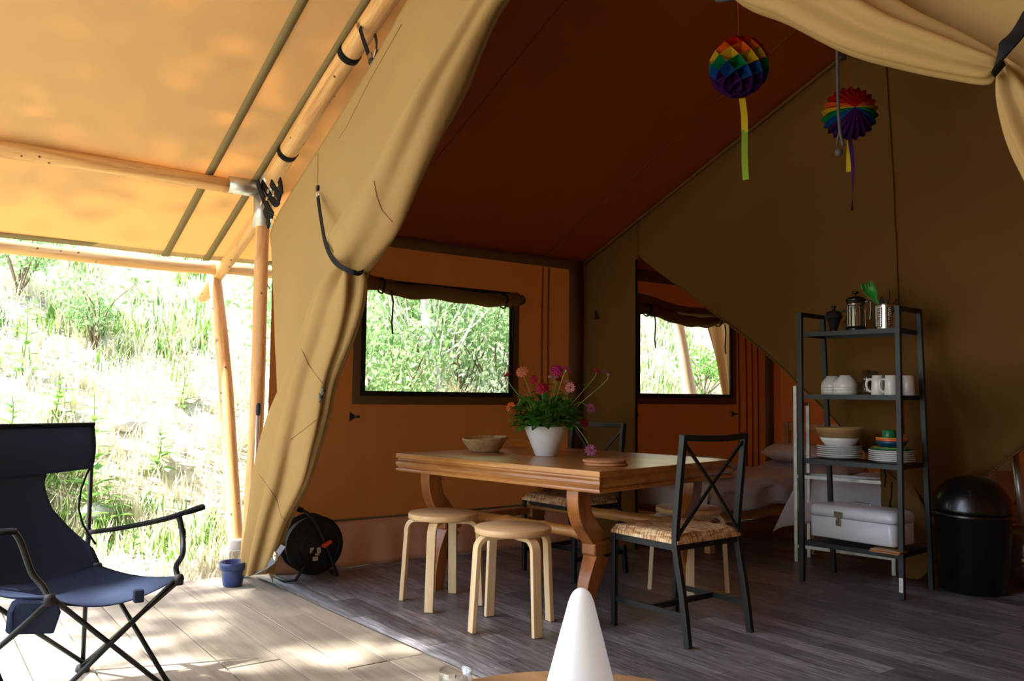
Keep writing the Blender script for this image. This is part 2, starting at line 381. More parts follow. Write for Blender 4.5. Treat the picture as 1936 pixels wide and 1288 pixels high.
# porch and fly roof (two slopes of one outer cloth), with webbing seams and eave hems
def roof_slope(x0, x1, name, ys=0.06):
    mb = MB(); rows = []
    for i in range(33):
        x = x0+(x1-x0)*i/32
        rows.append([V3(x, ys+(7.46-ys)*j/50, zout(x) - 0.018*math.sin(PI*min(1, abs(j/50*7.4 % 3.4)/3.4))**2 + 0.006*noise.noise(V3(x*1.5, j*0.25, 1))) for j in range(51)])
    mb.grid(rows); return mb.build(name, M['roof'], solid=0.002)
ro = tag(roof_slope(-6.3, RX, 'roof_left'), 'sand canvas porch roof glowing with sun, left slope', kind='structure')
rr = tag(roof_slope(RX, 1.9, 'roof_right', -2.6), 'sand canvas outer roof, right slope with its front end added for shade', kind='structure')  # unseen stretch ahead of the left slope is added, to shade the right
for y in (1.505, 1.79, 0.0-0.0+0.10, 3.4, 5.2):
    mb = MB(); w = 0.05 if y != 0.10 else 0.04
    mb.grid([[V3(x, yy, zout(x)-0.009 - 0.018*math.sin(PI*min(1, abs((y-0.06) % 3.4)/3.4))**2 + 0.0) for yy in (y-w/2, y+w/2)] for x in [-6.3+i*0.2 for i in range(21)]])
    mb.build('seam_webbing', M['web'], ro, solid=0.002)
mb = MB(); mb.grid([[V3(-6.3+dx, 0.06+7.4*j/30, zout(-6.3+dx)-0.012) for j in range(31)] for dx in (0, 0.06)]); mb.build('eave_hem', M['web'], ro, solid=0.002)

# inner ceiling, both slopes, sewn in panels
def ceil_slope(x0, x1, name):
    mb = MB(); rows = []
    for i in range(45):
        x = x0+(x1-x0)*i/44
        r = []
        for j in range(61):
            y = 1.78+4.8*j/60
            w = 0.010*math.sin(y*9+x*4)*0.6 + 0.012*noise.noise(V3(x*1.2+y*0.9, y*1.6, 4))
            r.append(V3(x, y, zin(x)-abs(w)*smooth((x-x0)/0.3)*smooth((x1-x)/0.3)))
        rows.append(r)
    mb.grid(rows); return mb.build(name, M['ceiling'], solid=0.002)
cl = tag(ceil_slope(WX, RX, 'ceiling_left'), 'dark brown canvas ceiling, left slope', kind='structure')
ceil_r = tag(ceil_slope(RX, EX, 'ceiling_right'), 'dark brown canvas ceiling, right slope', kind='structure')
for y in (3.74, 2.4):
    mb = MB(); mb.tube([V3(x, y+0.002*i, zin(x)-0.012) for i, x in enumerate([WX+0.02+k*0.2 for k in range(13)])], 0.006, 6); mb.build('ceiling_seam', M['ceiling'], cl)

# left canvas wall with two window openings, folds, header band, skirt
W1 = (2.345, 3.445, 1.068, 1.74); W2 = (4.715, 5.79, 1.08, 1.74)
def wallpanel(mb, y0, y1, z0, z1, x=WX, mi=0):
    ny = max(2, int((y1-y0)/0.05)); nz = max(2, int((z1-z0)/0.08)); rows = []
    for i in range(ny+1):
        y = y0+(y1-y0)*i/ny; r = []
        for j in range(nz+1):
            z = z0+(z1-z0)*j/nz; near = min([abs(y-a) for a in (W1[0], W1[1], W2[0], W2[1], 1.75, 4.13, 6.45)])
            w = 0.012*noise.noise(V3(y*3.2, z*0.7, 1))*smooth(near/0.25)
            r.append(V3(x+w, y, z))
        rows.append(r)
    mb.grid(rows, mi)
def wall_with_windows(y0, y1, wins, name, mat, label):
    mb = MB(); zs, zt = 0.285, WZ; y = y0
    for (a, b, c, d) in wins:
        wallpanel(mb, y, a, zs, zt); wallpanel(mb, a, b, zs, c); wallpanel(mb, a, b, d, zt); y = b
    wallpanel(mb, y, y1, zs, zt)
    return tag(mb.build(name, mat, weld=True), label, kind='structure')
wl_ = wall_with_windows(1.74, 4.14, [W1], 'wall_left', M['wall'], 'orange-brown canvas wall with a window beside the table')
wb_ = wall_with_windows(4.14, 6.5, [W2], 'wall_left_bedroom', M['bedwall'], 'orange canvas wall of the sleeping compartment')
def band(parent, y0, y1, z0, z1, mat, name, off=0.006, x=WX):
    mb = MB(); n = max(2, int((y1-y0)/0.15)); mb.grid([[V3(x+off, y0+(y1-y0)*i/n, z) for z in (z0, z1)] for i in range(n+1)]); return mb.build(name, mat, parent, solid=0.003)
band(wl_, 1.76, 4.12, 1.985, 2.06, M['band'], 'header_band', 0.012); band(wb_, 4.16, 6.5, 1.965, 2.06, M['band'], 'header_band', 0.012)
band(wl_, 1.76, 4.12, 0.278, 0.292, M['web'], 'skirt_piping', 0.01)
for y in (3.735, 3.79): 
    mb = MB(); mb.tube([V3(WX+0.012, y+0.006*math.sin(z*3), z) for z in [0.3+i*0.12 for i in range(15)]], 0.006, 6); mb.build('wall_fold', M['wall'], wl_)
mb = MB(); mb.grid([[V3(WX+0.014, y, z) for z in (0.29, 2.0)] for y in (3.98, 4.12)]); mb.build('corner_band', M['band'], wl_, solid=0.003)
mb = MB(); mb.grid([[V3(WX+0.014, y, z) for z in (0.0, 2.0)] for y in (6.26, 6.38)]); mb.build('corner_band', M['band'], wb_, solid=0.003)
for y in (5.9, 6.0, 6.08, 6.16):
    mb = MB(); mb.tube([V3(WX+0.01, y+0.01*math.sin(z*2), z) for z in [0.3+i*0.12 for i in range(15)]], 0.006, 6); mb.build('wall_fold', M['bedwall'], wb_)
# skirt: gathered mud wall that lies out on the floor
mb = MB(); rows = []
for i in range(161):
    y = 1.78+4.7*i/160; r = []
    for j in range(9):
        t = j/8; w = 0.012*math.sin(y*23+2*noise.noise(V3(y*3, 0, 0)))*t + 0.02*noise.noise(V3(y*5, t, 2))*t
        r.append(V3(WX+0.004+0.03*t+w, y, 0.285*(1-t)+0.006*t))
    rows.append(r)
mb.grid(rows); mb.build('skirt', M['skirt'], wl_, solid=0.002)

# toggles (small black triangles of the tie-backs)
def toggle(name_parent, loc, nrm, dirv, s=0.028):
    n = Vector(nrm).normalized(); d = Vector(dirv).normalized(); u = n.cross(d); p = Vector(loc)
    mb = MB(); mb.poly([p-u*s*1.0-d*s*0.9, p-d*s*0.9+u*s*1.0, p+d*s*0.6+u*0.1*s, p+d*s*0.6-u*0.1*s], 0.004, n)
    mb.tube([p+d*s*0.2+n*0.008, p+d*s*1.3+n*0.012], 0.007, 6); return mb.build('toggle', M['matt_black'], name_parent)
for (px_, X) in (((668, 788), WX), ((980, 786), WX)):
    q = PX(px_[0], px_[1], X+0.01); toggle(wl_, q, (1, 0, 0), (0, -1 if px_[0] > 900 else 1, 0))
for px_ in ((1199, 785), (1387, 783)): toggle(wb_, PX(px_[0], px_[1], WX+0.01), (1, 0, 0), (0, 1, 0))

# windows
def window(name, W, label, blind, parent_wall, sag):
    y0, y1, z0, z1 = W; x = WX
    root = empty(name, (0, 0, 0), kind='structure', label=label)
    mb = MB(); f = 0.032
    for (a, b, c, d) in ((y0-f, y0, z0-f, z1+f), (y1, y1+f, z0-f, z1+f), (y0, y1, z0-f, z0), (y0, y1, z1, z1+f)):
        mb.box((x+0.004, (a+b)/2, (c+d)/2), (0.012, b-a, d-c))
    mb.build('window_frame', M['winframe'], root)
    mb = MB(); g = 0.085
    for (a, b, c, d) in ((y0-g, y0-f, z0-g, z1-0.03), (y1+f, y1+g, z0-g, z1-0.03), (y0-f, y1+f, z0-g, z0-f)):
        mb.box((x+0.003, (a+b)/2, (c+d)/2), (0.006, b-a, d-c))
    mb.build('window_surround', M['band'], root)
    mb = MB(); mb.grid([[V3(x+0.001+0.006*noise.noise(V3(y*3, z*3, 8)), y, z) for z in [z0+(z1-z0)*k/10 for k in range(11)]] for y in [y0+(y1-y0)*k/16 for k in range(17)]])
    mb.build('pane', M['pane'], root)
    # rolled-up blind, tied in two places, sagging between the ties
    r0 = empty('rolled_blind', (0, 0, 0)); r0.parent = root
    pts = [V3(x+0.05, y, z) for (y, z) in blind]
    rise = 0.06 if name == 'window_1' else 0.13
    n = 34; P = curve(pts, n); mb = MB(); sc = [1.0+0.10*math.sin(i*1.1)+0.08*noise.noise(V3(i*0.3, 0, 0)) for i in range(n)]
    ty = (int(n*0.17), int(n*0.83))
    for k in ty: sc[k] *= 0.78
    prof = [(0.044*(1+0.10*math.cos(3*a))*math.cos(a), 0.036*(1+0.16*math.sin(2*a+1))*math.sin(a)) for a in [2*PI*i/20 for i in range(20)]]
    mb.sweep(P, prof, (0, 0, 1), 0, True, True, False, sc, 0.9)
    # spiral roll edge at the free end
    e = P[-1]; mb.sweep([e, e+V3(0, 0.02, 0)], [(0.028*math.cos(a), 0.024*math.sin(a)) for a in [2*PI*i/12 for i in range(12)]], (0, 0, 1), 0, True)
    # loose cloth between roll and wall
    mb.grid([[p+V3(-0.046, 0, rise), p+V3(-0.03, 0, 0.05), p+V3(0, 0, 0.02)] for p in P])
    mb.build('blind_roll', M['khaki_dark'], r0)
    for q, k in enumerate(ty):
        p = P[k]; mb = MB()
        mb.tube([p+V3(0.047*math.cos(a), 0.004*math.sin(3*a), 0.048*math.sin(a)) for a in [2*PI*i/14 for i in range(14)]], 0.006, 6, closed=True)
        L = (0.22, 0.20)[q]
        mb.tube([p+V3(0.03, 0.05, -0.03), p+V3(0.02, 0.075, -0.10), p+V3(0.015, 0.07, -0.10-L*0.6), p+V3(0.02, 0.075, -0.08-L)], 0.0055, 6)
        mb.build('tie', M['strap'], r0)
    return root
b1 = [PX(686, 533, WX+0.05), PX(725, 541, WX+0.05), PX(765, 552, WX+0.05), PX(830, 556, WX+0.05), PX(900, 566, WX+0.05), PX(948, 570, WX+0.05), PX(986, 568, WX+0.05)]
window('window_1', W1, 'clear window behind the dining table with a rolled blind', [(p.y, p.z) for p in b1], wl_, 0.02)
b2 = [PX(1205, 583, WX+0.05), PX(1240, 590, WX+0.05), PX(1290, 606, WX+0.05), PX(1340, 610, WX+0.05), PX(1378, 600, WX+0.05)]
window('window_2', W2, 'clear window in the sleeping compartment with a sagging dark blind', [(p.y, p.z) for p in b2], wb_, 0.04)

# divider between living and sleeping compartment: loose cloth pushed back by the rack and the bin
def ydiv(x, z):
    y = 4.125 + 0.05*(x-WX)
    top = zin(x)
    b = smooth((x+4.3)/1.15)*smooth((top-z-0.1)/1.0)*0.56
    b += smooth((x+2.68)/0.19)*smooth((1.35-z)/0.6)*0.42
    return y+b
def on_div(px, py):
    y = 4.3
    for _ in range(40):
        p = PY(px, py, y); y += (ydiv(p.x, p.z)-y)*0.5
    return PY(px, py, y)
edge_px = [(1206, 482), (1290, 545), (1370, 606), (1440, 660), (1490, 704), (1512, 728), (1560, 775), (1620, 838), (1672, 887), (1700, 912), (1740, 948), (1766, 975), (1776, 976), (1800, 938), (1831, 905), (1862, 903), (1905, 868), (1950, 838), (2010, 812), (2100, 790)]
edge = [on_div(*q) for q in edge_px]
ebot = [(p.x, p.z) for p in edge]
ebot = [e for i, e in enumerate(ebot) if i == 0 or e[0] > ebot[i-1][0]+0.004]
ebot += [(-1.2, ebot[-1][1]-0.35), (EX, 0.02)]
mb = MB(); cols = []
xs = [WX+0.01+(ebot[0][0]-WX-0.012)*i/10 for i in range(11)]
rows = []
for x in xs:
    rows.append([V3(x, ydiv(x, z)+0.012*noise.noise(V3(x*6, z*0.8, 2)), z) for z in [0.006+(zin(x)-0.006)*j/44 for j in range(45)]])
mb.grid(rows)
x = ebot[0][0]; xs = []
while x < EX-0.02: xs.append(x); x += 0.03
rows = []
for x in xs:
    zb = interp(x, ebot); zt = zin(x)
    r = []
    for j in range(45):
        t = j/44; z = zb+(zt-zb)*t
        w = 0.012*noise.noise(V3(x*1.6, z*1.2, 2)) + 0.02*noise.noise(V3(x*3, z*3, 7))*smooth((1.2-z)/1.0)
        r.append(V3(x, ydiv(x, z)+w, z))
    rows.append(r)
mb.grid(rows)
dv = tag(mb.build('wall_back', M['divider'], solid=0.002), 'sand canvas partition, coloured darker for its shade, in front of the sleeping compartment', kind='structure')
mb = MB(); mb.tube([V3(x, ydiv(x, zin(x))-0.02, zin(x)-0.03) for x in [WX+0.02+i*0.2 for i in range(13)]]+[V3(RX, 4.23, zin(RX)-0.03)], 0.012, 6); mb.build('top_seam', M['divider'], dv)
if True:
    mb = MB(); mb.tube([on_div(*a)+V3(0, -0.012, 0) for a in [(1672, 60), (1676, 120), (1680, 180), (1685, 260), (1690, 340), (1693, 420), (1697, 500), (1700, 580), (1702, 660), (1705, 740), (1708, 820)]], 0.005, 6); mb.build('vertical_seam', M['divider'], dv)
mb = MB(); mb.tube([V3(x, ydiv(x, z)-0.006, z-0.002) for (x, z) in [(e[0], interp(e[0], ebot)) for e in ebot[:-2]]], 0.006, 6); mb.build('hem', M['divider'], dv)
mb = MB(); xx = ebot[0][0]-0.004; mb.tube([V3(xx, ydiv(xx, z)-0.01, z) for z in [0.01+i*0.2 for i in range(11)]], 0.008, 6); mb.build('hem', M['strap'], dv)
toggle(dv, V3(-4.62, 4.12, 1.64), (0, -1, 0), (0, 0, 1))
# dropped, rolled part of the flap behind the rack
P = curve([on_div(1676, 890)+V3(0.02, 0.02, 0.03), PY(1700, 945, 4.86), PY(1722, 1010, 4.88), PY(1728, 1060, 4.88), PY(1722, 1092, 4.86)], 24)
mb = MB(); rows = []
for i, p in enumerate(P):
    t = i/23; w = 0.05+0.11*math.sin(PI*t)+0.02; rows.append([p+V3(w*math.cos(a)*0.8+0.02*math.sin(4*a+5*t), 0.028*math.sin(a), 0) for a in [2*PI*k/22 for k in range(22)]])
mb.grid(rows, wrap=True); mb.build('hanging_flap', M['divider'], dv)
mb = MB()
for (a, b) in (((1671, 880), (1673, 922)), ((1686, 912), (1680, 965)), ((1682, 950), (1685, 985))):
    p = PY(a[0], a[1], 4.74); q = PY(b[0], b[1], 4.74); mb.tube([p, (p+q)/2+V3(0.008, 0, 0), q], 0.004, 6)
mb.build('tie_cord', M['strap'], dv)

# rear wall of the sleeping compartment, right wall, and unseen porch screens added to shade the right
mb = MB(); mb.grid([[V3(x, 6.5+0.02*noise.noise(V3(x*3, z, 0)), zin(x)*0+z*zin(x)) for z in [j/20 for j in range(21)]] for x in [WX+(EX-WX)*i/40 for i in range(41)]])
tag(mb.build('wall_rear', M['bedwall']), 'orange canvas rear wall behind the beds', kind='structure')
mb = MB(); mb.grid([[V3(EX+0.02*noise.noise(V3(y*2, z, 0)), y, z*zin(EX)) for z in [j/12 for j in range(13)]] for y in [1.78+4.7*i/30 for i in range(31)]])
tag(mb.build('wall_right', M['wall']), 'orange-brown canvas wall on the right side of the tent', kind='structure')

mb = MB(); mb.grid([[V3(1.0+0.02*noise.noise(V3(y*2, z*3, 0)), y, z*2.25) for z in [j/12 for j in range(13)]] for y in [-2.6+4.4*i/30 for i in range(31)]])
tag(mb.build('wall_shade_right', M['khaki']), 'unseen sand canvas screen added to shade the right side of the porch', kind='structure')  # added screen, keeps light off the right curtain
mb = MB(); mb.grid([[V3(x, -2.6+0.02*noise.noise(V3(x*2, z*3, 0)), z*zout(x)*0.98) for z in [j/12 for j in range(13)]] for x in [-1.0+2.0*i/20 for i in range(21)]])
tag(mb.build('wall_shade_front', M['khaki']), 'unseen sand canvas screen added behind the viewer to shade the porch', kind='structure')  # added screen, cuts the skylight falling in from the front

# ================================================================ FRONT CURTAINS (open, tied back)
YF = 1.70
def drape(mb, rows, cap=0.13, folds=5, n=64, lobes=0.14, phase=0.0, m=46, sharp=1.0, pinch=(), swirl=2.2):
    """rows: (left point, right point) pairs from top to bottom; a closed, folded tube of cloth between them"""
    L = curve([r[0] for r in rows], m); R = curve([r[1] for r in rows], m); out = []
    ax = [(L[i]+R[i])/2 for i in range(m)]
    for i in range(m):
        c = ax[i]; h = (R[i]-L[i])/2; a = max(h.length, 0.012); hx = h.normalized()
        t = (ax[min(i+1, m-1)]-ax[max(i-1, 0)]).normalized(); nz = t.cross(hx).normalized()
        if nz.y > 0: nz = -nz
        b = min(a*0.85, cap); r = []; s = i/(m-1)
        for k in range(n):
            th = 2*PI*k/n
            w = math.sin(folds*th+phase+swirl*s+0.8*noise.noise(V3(s*3, th, phase))); w = math.copysign(abs(w)**sharp, w)
            pin = 1+1.1*max(0.0, 1-min(abs(s-p_)for p_ in pinch)/0.22) if pinch else 1.0
            rr = 1 - min(0.62, lobes*pin)*(0.5-0.5*w)*abs(math.sin(th))**0.4 + 0.05*noise.noise(V3(th*1.3, s*5, phase))
            r.append(c + hx*(math.cos(th)*a*rr) + nz*(math.sin(th)*b*rr))
        out.append(r)
    mb.grid(out, wrap=True)
def sidepanel(mb, Lp, Rp, m=50, k=30, amp=0.02, seed=0):
    L = curve(Lp, m); R = curve(Rp, m); rows = []
    for i in range(m):
        rows.append([L[i].lerp(R[i], j/k) + V3(0, amp*math.sin(PI*j/k)*(0.7*noise.noise(V3(L[i].lerp(R[i], j/k).x*1.6, i*0.06, seed))+0.3*math.sin(9*j/k+i*0.05)), 0) for j in range(k+1)])
    mb.grid(rows)
def q(x, y, Y=YF): return PY(x, y, Y)
cur = empty('curtain', (0, 0, 0), label='sand canvas front curtain gathered by a black strap, beside the corner pole', cat='curtain')
mb = MB()
Lp = [V3(-2.25, YF, 3.14), V3(-2.7, YF, 2.94), q(770, 0), q(690, 140), q(600, 285), q(517, 422), q(514, 480), q(517, 560), q(520, 650), q(524, 740), V3(-4.52, YF, 0.8), V3(-4.5, YF, 0.5), V3(-4.5, YF, 0.2), V3(-4.52, YF, 0.02)]
Rp = [V3(-2.2, YF, 3.1), V3(-2.35, YF, 2.8), q(900, 40), q(850, 130), q(800, 215), q(740, 320), q(685, 400), q(650, 470), q(625, 560), q(590, 660), q(575, 780), q(545, 880), q(530, 960), q(500, 1040)]
sidepanel(mb, Lp, Rp, amp=0.03, seed=3); mb.build('side_panel', M['khaki'], cur, solid=0.002)
YB = 1.63
mb = MB()
drape(mb, [(q(1010, -420, YB), q(1060, -400, YB)), (q(960, -120, YB), q(1010, -90, YB)), (q(895, 20, YB), q(935, 20, YB)), (q(800, 190, YB), q(862, 170, YB)), (q(716, 315, YB), q(797, 320, YB)), (q(660, 400, YB), q(752, 425, YB)), (q(630, 455, YB), q(722, 472, YB)), (q(640, 492, YB), q(698, 500, YB)), (q(652, 506, YB), q(684, 515, YB))], cap=0.10, folds=4, lobes=0.26, phase=0.6, pinch=(1.0,))
mb.build('upper_drape', M['khaki'], cur)
mb = MB()
drape(mb, [(q(652, 503, YB), q(684, 514, YB)), (q(622, 520, YB), q(688, 535, YB)), (q(598, 556, YB), q(684, 575, YB)), (q(578, 615, YB), q(664, 640, YB)), (q(548, 705, YB), q(634, 718, YB)), (q(520, 770, YB), q(618, 790, YB)), (q(500, 830, YB), q(600, 850, YB)), (q(485, 900, YB), q(580, 915, YB)), (q(478, 970, YB), q(544, 985, YB)), (q(468, 1040, YB-0.0), q(520, 1048, YB)), (q(470, 1086, YB-0.0), q(503, 1086, YB))], cap=0.08, folds=6, lobes=0.46, phase=2.2, sharp=0.8, pinch=(0.0,), swirl=5.0)
mb.build('lower_drape', M['khaki'], cur)
# sewn seams running across the drapes
def seam_on(parent, pts, r=0.0025): 
    mb = MB(); mb.tube(curve(pts, 16), r, 5); mb.build('seam', M['web'], parent)
# tie strap with its ring
mb = MB(); P = curve([q(601, 372, 1.665), q(607, 415, 1.63), q(616, 462, 1.57), q(632, 494, 1.52), q(655, 510, 1.50), q(676, 517, 1.53), q(686, 514, 1.60)], 30)
mb.sweep(P, [(-0.002, -0.011), (0.002, -0.011), (0.002, 0.011), (-0.002, 0.011)], (0.1, -1, 0.2)); mb.build('tie_strap', M['strap'], cur)
mb = MB(); c = q(601, 368, 1.672); mb.tube([c+V3(0.012*math.cos(a), 0, 0.016*math.sin(a)) for a in [2*PI*i/12 for i in range(12)]], 0.0025, 6, closed=True); mb.build('ring', M['steel'], cur)
mb = MB(); mb.box(q(600, 356, 1.68), (0.022, 0.012, 0.03)); mb.build('toggle', M['matt_black'], cur, bevel=0.004)
for (x, y) in ((613, 740), (608, 752)):
    toggle(cur, q(x, y, 1.55), (0, -1, 0), (1, 0, 0.1), 0.022)
# grey ground strap with buckle from the curtain foot
gs = empty('ground_strap', (0, 0, 0), label='grey webbing strap with a buckle running from the curtain foot over the floor', cat='strap')
mb = MB(); P = curve([q(536, 1032, 1.60), q(520, 1055, 1.56), q(502, 1076, 1.53), PZ(470, 1088, 0.012), PZ(448, 1090, 0.010)], 20)
mb.sweep(P, [(-0.0015, -0.02), (0.0015, -0.02), (0.0015, 0.02), (-0.0015, 0.02)], (0.3, -0.5, 1)); mb.build('webbing', plain('grey_webbing', C8(96, 100, 108), 0.8), gs)
mb = MB(); p = q(521, 1052, 1.55); mb.box(p, (0.03, 0.012, 0.04), Matrix.Rotation(0.3, 3, 'Y')); mb.box(p+V3(0, -0.008, 0.004), (0.02, 0.006, 0.008)); mb.build('buckle', M['steel'], gs, bevel=0.002)

# right curtain: hangs from the ridge, looped back by a wide black strap
cu2 = empty('curtain', (0, 0, 0), label='sand canvas front curtain swept across the top right, held by a wide black strap', cat='curtain')
YR = 1.62
mb = MB()
drape(mb, [(q(1180, -330, YR), q(1330, -430, YR)), (q(1290, -120, YR), q(1480, -250, YR)), (q(1392, 2, YR), q(1560, -130, YR)), (q(1490, 48, YR), q(1640, -45, YR)), (q(1600, 104, YR), q(1720, 12, YR)), (q(1700, 132, YR), q(1790, 45, YR)), (q(1800, 152, YR), q(1846, 75, YR)), (q(1868, 160, YR), q(1886, 98, YR)), (q(1886, 136, YR), q(1897, 108, YR))], cap=0.10, folds=5, lobes=0.42, phase=1.2, sharp=0.75, pinch=(1.0,))
mb.build('upper_drape', M['khaki'], cu2)
mb = MB()
drape(mb, [(q(1885, 128, YR), q(1905, 110, YR)), (q(1881, 165, YR), q(1950, 140, YR)), (q(1886, 205, YR), q(1995, 190, YR)), (q(1906, 275, YR), q(2050, 270, YR)), (q(1940, 350, YR), q(2110, 350, YR)), (q(2000, 480, YR), q(2190, 480, YR)), (q(2080, 650, YR), q(2290, 650, YR)), (V3(-0.52, YR, 0.6), V3(-0.3, YR, 0.6)), (V3(-0.42, YR, 0.03), V3(-0.15, YR, 0.03))], cap=0.10, folds=6, lobes=0.42, phase=0.3, sharp=0.75, pinch=(0.0,))
mb.build('lower_drape', M['khaki'], cu2)
mb = MB()
sidepanel(mb, [V3(-2.1, YF, 3.06), V3(-1.8, YF, 2.9), q(1560, -70), q(1700, 20), q(1800, 80), q(1895, 122), V3(-0.6, YF, 1.5), V3(-0.5, YF, 1.0), V3(-0.42, YF, 0.5), V3(-0.4, YF, 0.03)],
          [V3(-2.1, YF, 3.10), V3(-1.5, YF, 2.86), V3(-1.1, YF, 2.68), V3(-0.7, YF, 2.5), V3(-0.3, YF, 2.32), V3(0.1, YF, 2.14), V3(0.36, YF, 2.0), V3(0.36, YF, 1.3), V3(0.36, YF, 0.6), V3(0.36, YF, 0.03)], amp=0.04, seed=9)
mb.build('side_panel', M['khaki'], cu2, solid=0.002)
mb = MB(); P = curve([q(1950, 18, 1.60), q(1925, 62, 1.52), q(1898, 92, 1.50), q(1884, 118, 1.54), q(1890, 134, 1.60)], 24)
mb.sweep(P, [(-0.002, -0.013), (0.002, -0.013), (0.002, 0.013), (-0.002, 0.013)], (0.1, -1, 0.1)); mb.build('tie_strap', M['strap'], cu2)
mb = MB(); c = q(1372, -2, 1.64); mb.tube([c+V3(-0.03, 0, 0.01), c, c+V3(0.02, 0, -0.006), c+V3(0.045, 0, 0.0)], 0.007, 6); mb.build('hook', M['matt_black'], cu2)

# ================================================================ POLES
def log(name, p0, p1, r0, r1, label, group=None, parent=None, mat='log', seed=0):
    p0 = Vector(p0); p1 = Vector(p1); L = (p1-p0).length; n = 22; mb = MB()
    rows = []
    for i in range(n+1):
        t = i/n; r = r0+(r1-r0)*t; bx = 0.012*math.sin(PI*t*1.3+seed)*min(1, L/2); by = 0.008*math.sin(PI*t*2.1+seed*2)
        rows.append([V3(bx+r*(1+0.03*noise.noise(V3(math.cos(2*PI*k/16)*1.2, math.sin(2*PI*k/16)*1.2, t*L*3+seed)))*math.cos(2*PI*k/16), by+r*(1+0.04*noise.noise(V3(math.cos(2*PI*k/16), math.sin(2*PI*k/16), t*L*4+seed+9)))*math.sin(2*PI*k/16), t*L) for k in range(16)])
    mb.grid(rows, wrap=True); o = len(mb.v)
    mb.f.append(tuple(range(15, -1, -1))); mb.mi.append(0); mb.sm.append(False)
    mb.f.append(tuple(range(n*16, n*16+16))); mb.mi.append(0); mb.sm.append(False)
    root = empty(name, p0); root.rotation_euler = (p1-p0).to_track_quat('Z', 'Y').to_euler()
    mb.build('log', M[mat], root)
    rnd = random.Random(seed+5); mb = MB()   # knots, standing slightly proud
    for i in range(int(L*5)):
        a = rnd.uniform(0, 2*PI); z = rnd.uniform(0.05, L-0.05); t = z/L; r = r0+(r1-r0)*t
        bx = 0.012*math.sin(PI*t*1.3+seed)*min(1, L/2); by = 0.008*math.sin(PI*t*2.1+seed*2); s = rnd.uniform(0.005, 0.009)
        c = V3(bx+r*0.985*math.cos(a), by+r*0.985*math.sin(a), z)
        mb.lathe([(s, -0.002), (s*0.9, 0.0022), (s*0.4, 0.0032), (0, 0.0034)], 8, c, V3(math.cos(a), math.sin(a), 0))
    if mb.v: mb.build('knots', M['knot'], root)['kind'] = 'stuff'
    return tag(root, label, 'pole', group)
M['seam'] = plain('seam_thread', C8(128, 102, 62), 0.9)
M['pale_log'] = wood('weathered_log', C8(176, 158, 136), C8(206, 190, 168), 'Z', 22, 0.7)
M['knot'] = plain('dark_knot', C8(112, 64, 30), 0.7)
J = V3(-5.30, 1.86, 2.36)
post = log('tent_pole', (-5.30, 1.84, -0.12), (-5.30, 1.86, 2.28), 0.048, 0.042, 'upright peeled log pole standing at the curtain corner', seed=1)
lean = log('tent_pole', PY(452, 1045, 1.92)-V3(0, 0, 0.04), PY(404, 508, 1.92), 0.052, 0.048, 'leaning peeled log pole propping the eave beam', seed=2)
raf = log('tent_pole', (-5.20, 1.86, 2.40), (-2.2, 1.86, 3.52), 0.057, 0.055, 'sloping log rafter above the tied curtain, with black bands', seed=3)
raf2 = log('tent_pole', (-6.88, 1.95, 1.80), (-5.36, 1.95, 2.38), 0.05, 0.05, 'short log rafter end running out past the eave beam', seed=4)
pur = log('tent_pole', (-5.30, -0.25, 2.355), (-5.30, 1.66, 2.352), 0.050, 0.047, 'horizontal log beam fitted into the metal corner sleeve', seed=5)
eav = log('tent_pole', (-6.45, -0.25, 1.98), (-6.45, 1.93, 1.98), 0.045, 0.047, 'lower horizontal log beam under the canvas eave', seed=6)
eav2 = log('tent_pole', (-6.45, 1.935, 1.98), (-6.45, 6.4, 1.98), 0.042, 0.042, 'eave beam continuing past the leaning pole', seed=7)
rp2 = log('tent_pole', (-5.30, 2.05, 2.35), (-5.30, 7.2, 2.35), 0.045, 0.045, 'log beam running back above the wall windows', seed=8)
log('tent_pole', (-2.2, 0.15, 3.46), (-2.2, 7.3, 3.46), 0.05, 0.05, 'log ridge beam under the outer roof', seed=9)
log('tent_pole', (-2.2, 1.86, 3.52), (0.9, 1.86, 2.36), 0.055, 0.055, 'sloping log rafter on the right side', seed=10)
log('tent_pole', (0.9, 1.84, -0.1), (0.9, 1.86, 2.3), 0.048, 0.046, 'upright log pole on the right side', seed=11)
log('tent_pole', (-5.3, 7.2, -0.1), (-5.3, 7.2, 2.3), 0.048, 0.046, 'upright log pole at the rear corner', seed=12)
log('tent_pole', PX(1309, 760, -6.3), PX(1278, 590, -6.3), 0.066, 0.058, 'pale bare trunk-like pole seen through the far window', seed=14, mat='pale_log')
for X_, lab in ((-2.2, 'rear upright pole below the ridge'),): log('tent_pole', (X_, 7.25, -0.1), (X_, 7.25, 3.4), 0.05, 0.048, lab, seed=13)
# black bands round the rafter
def rafpt(px, py): return PY(px, py, 1.86)
ax = (V3(-2.2, 1.86, 3.52)-V3(-5.2, 1.86, 2.40)).normalized()
inv = raf.matrix_basis.inverted() if False else None
def on_axis(px, py):
    p = PY(px, py, 1.80); d = (p-V3(-5.2, 1.86, 2.40)).dot(ax); return d
for i, (px, py) in enumerate(((650, 130), (530, 310))):
    z = on_axis(px, py); mb = MB(); t = z/3.2
    c = V3(0.012*math.sin(PI*t*1.3+3), 0.008*math.sin(PI*t*2.1+6), z)
    mb.lathe([(0.0585, -0.022), (0.061, -0.02), (0.061, 0.02), (0.0585, 0.022), (0.056, 0.0), (0.0585, -0.022)], 24, c); mb.build('band', M['strap'], raf)

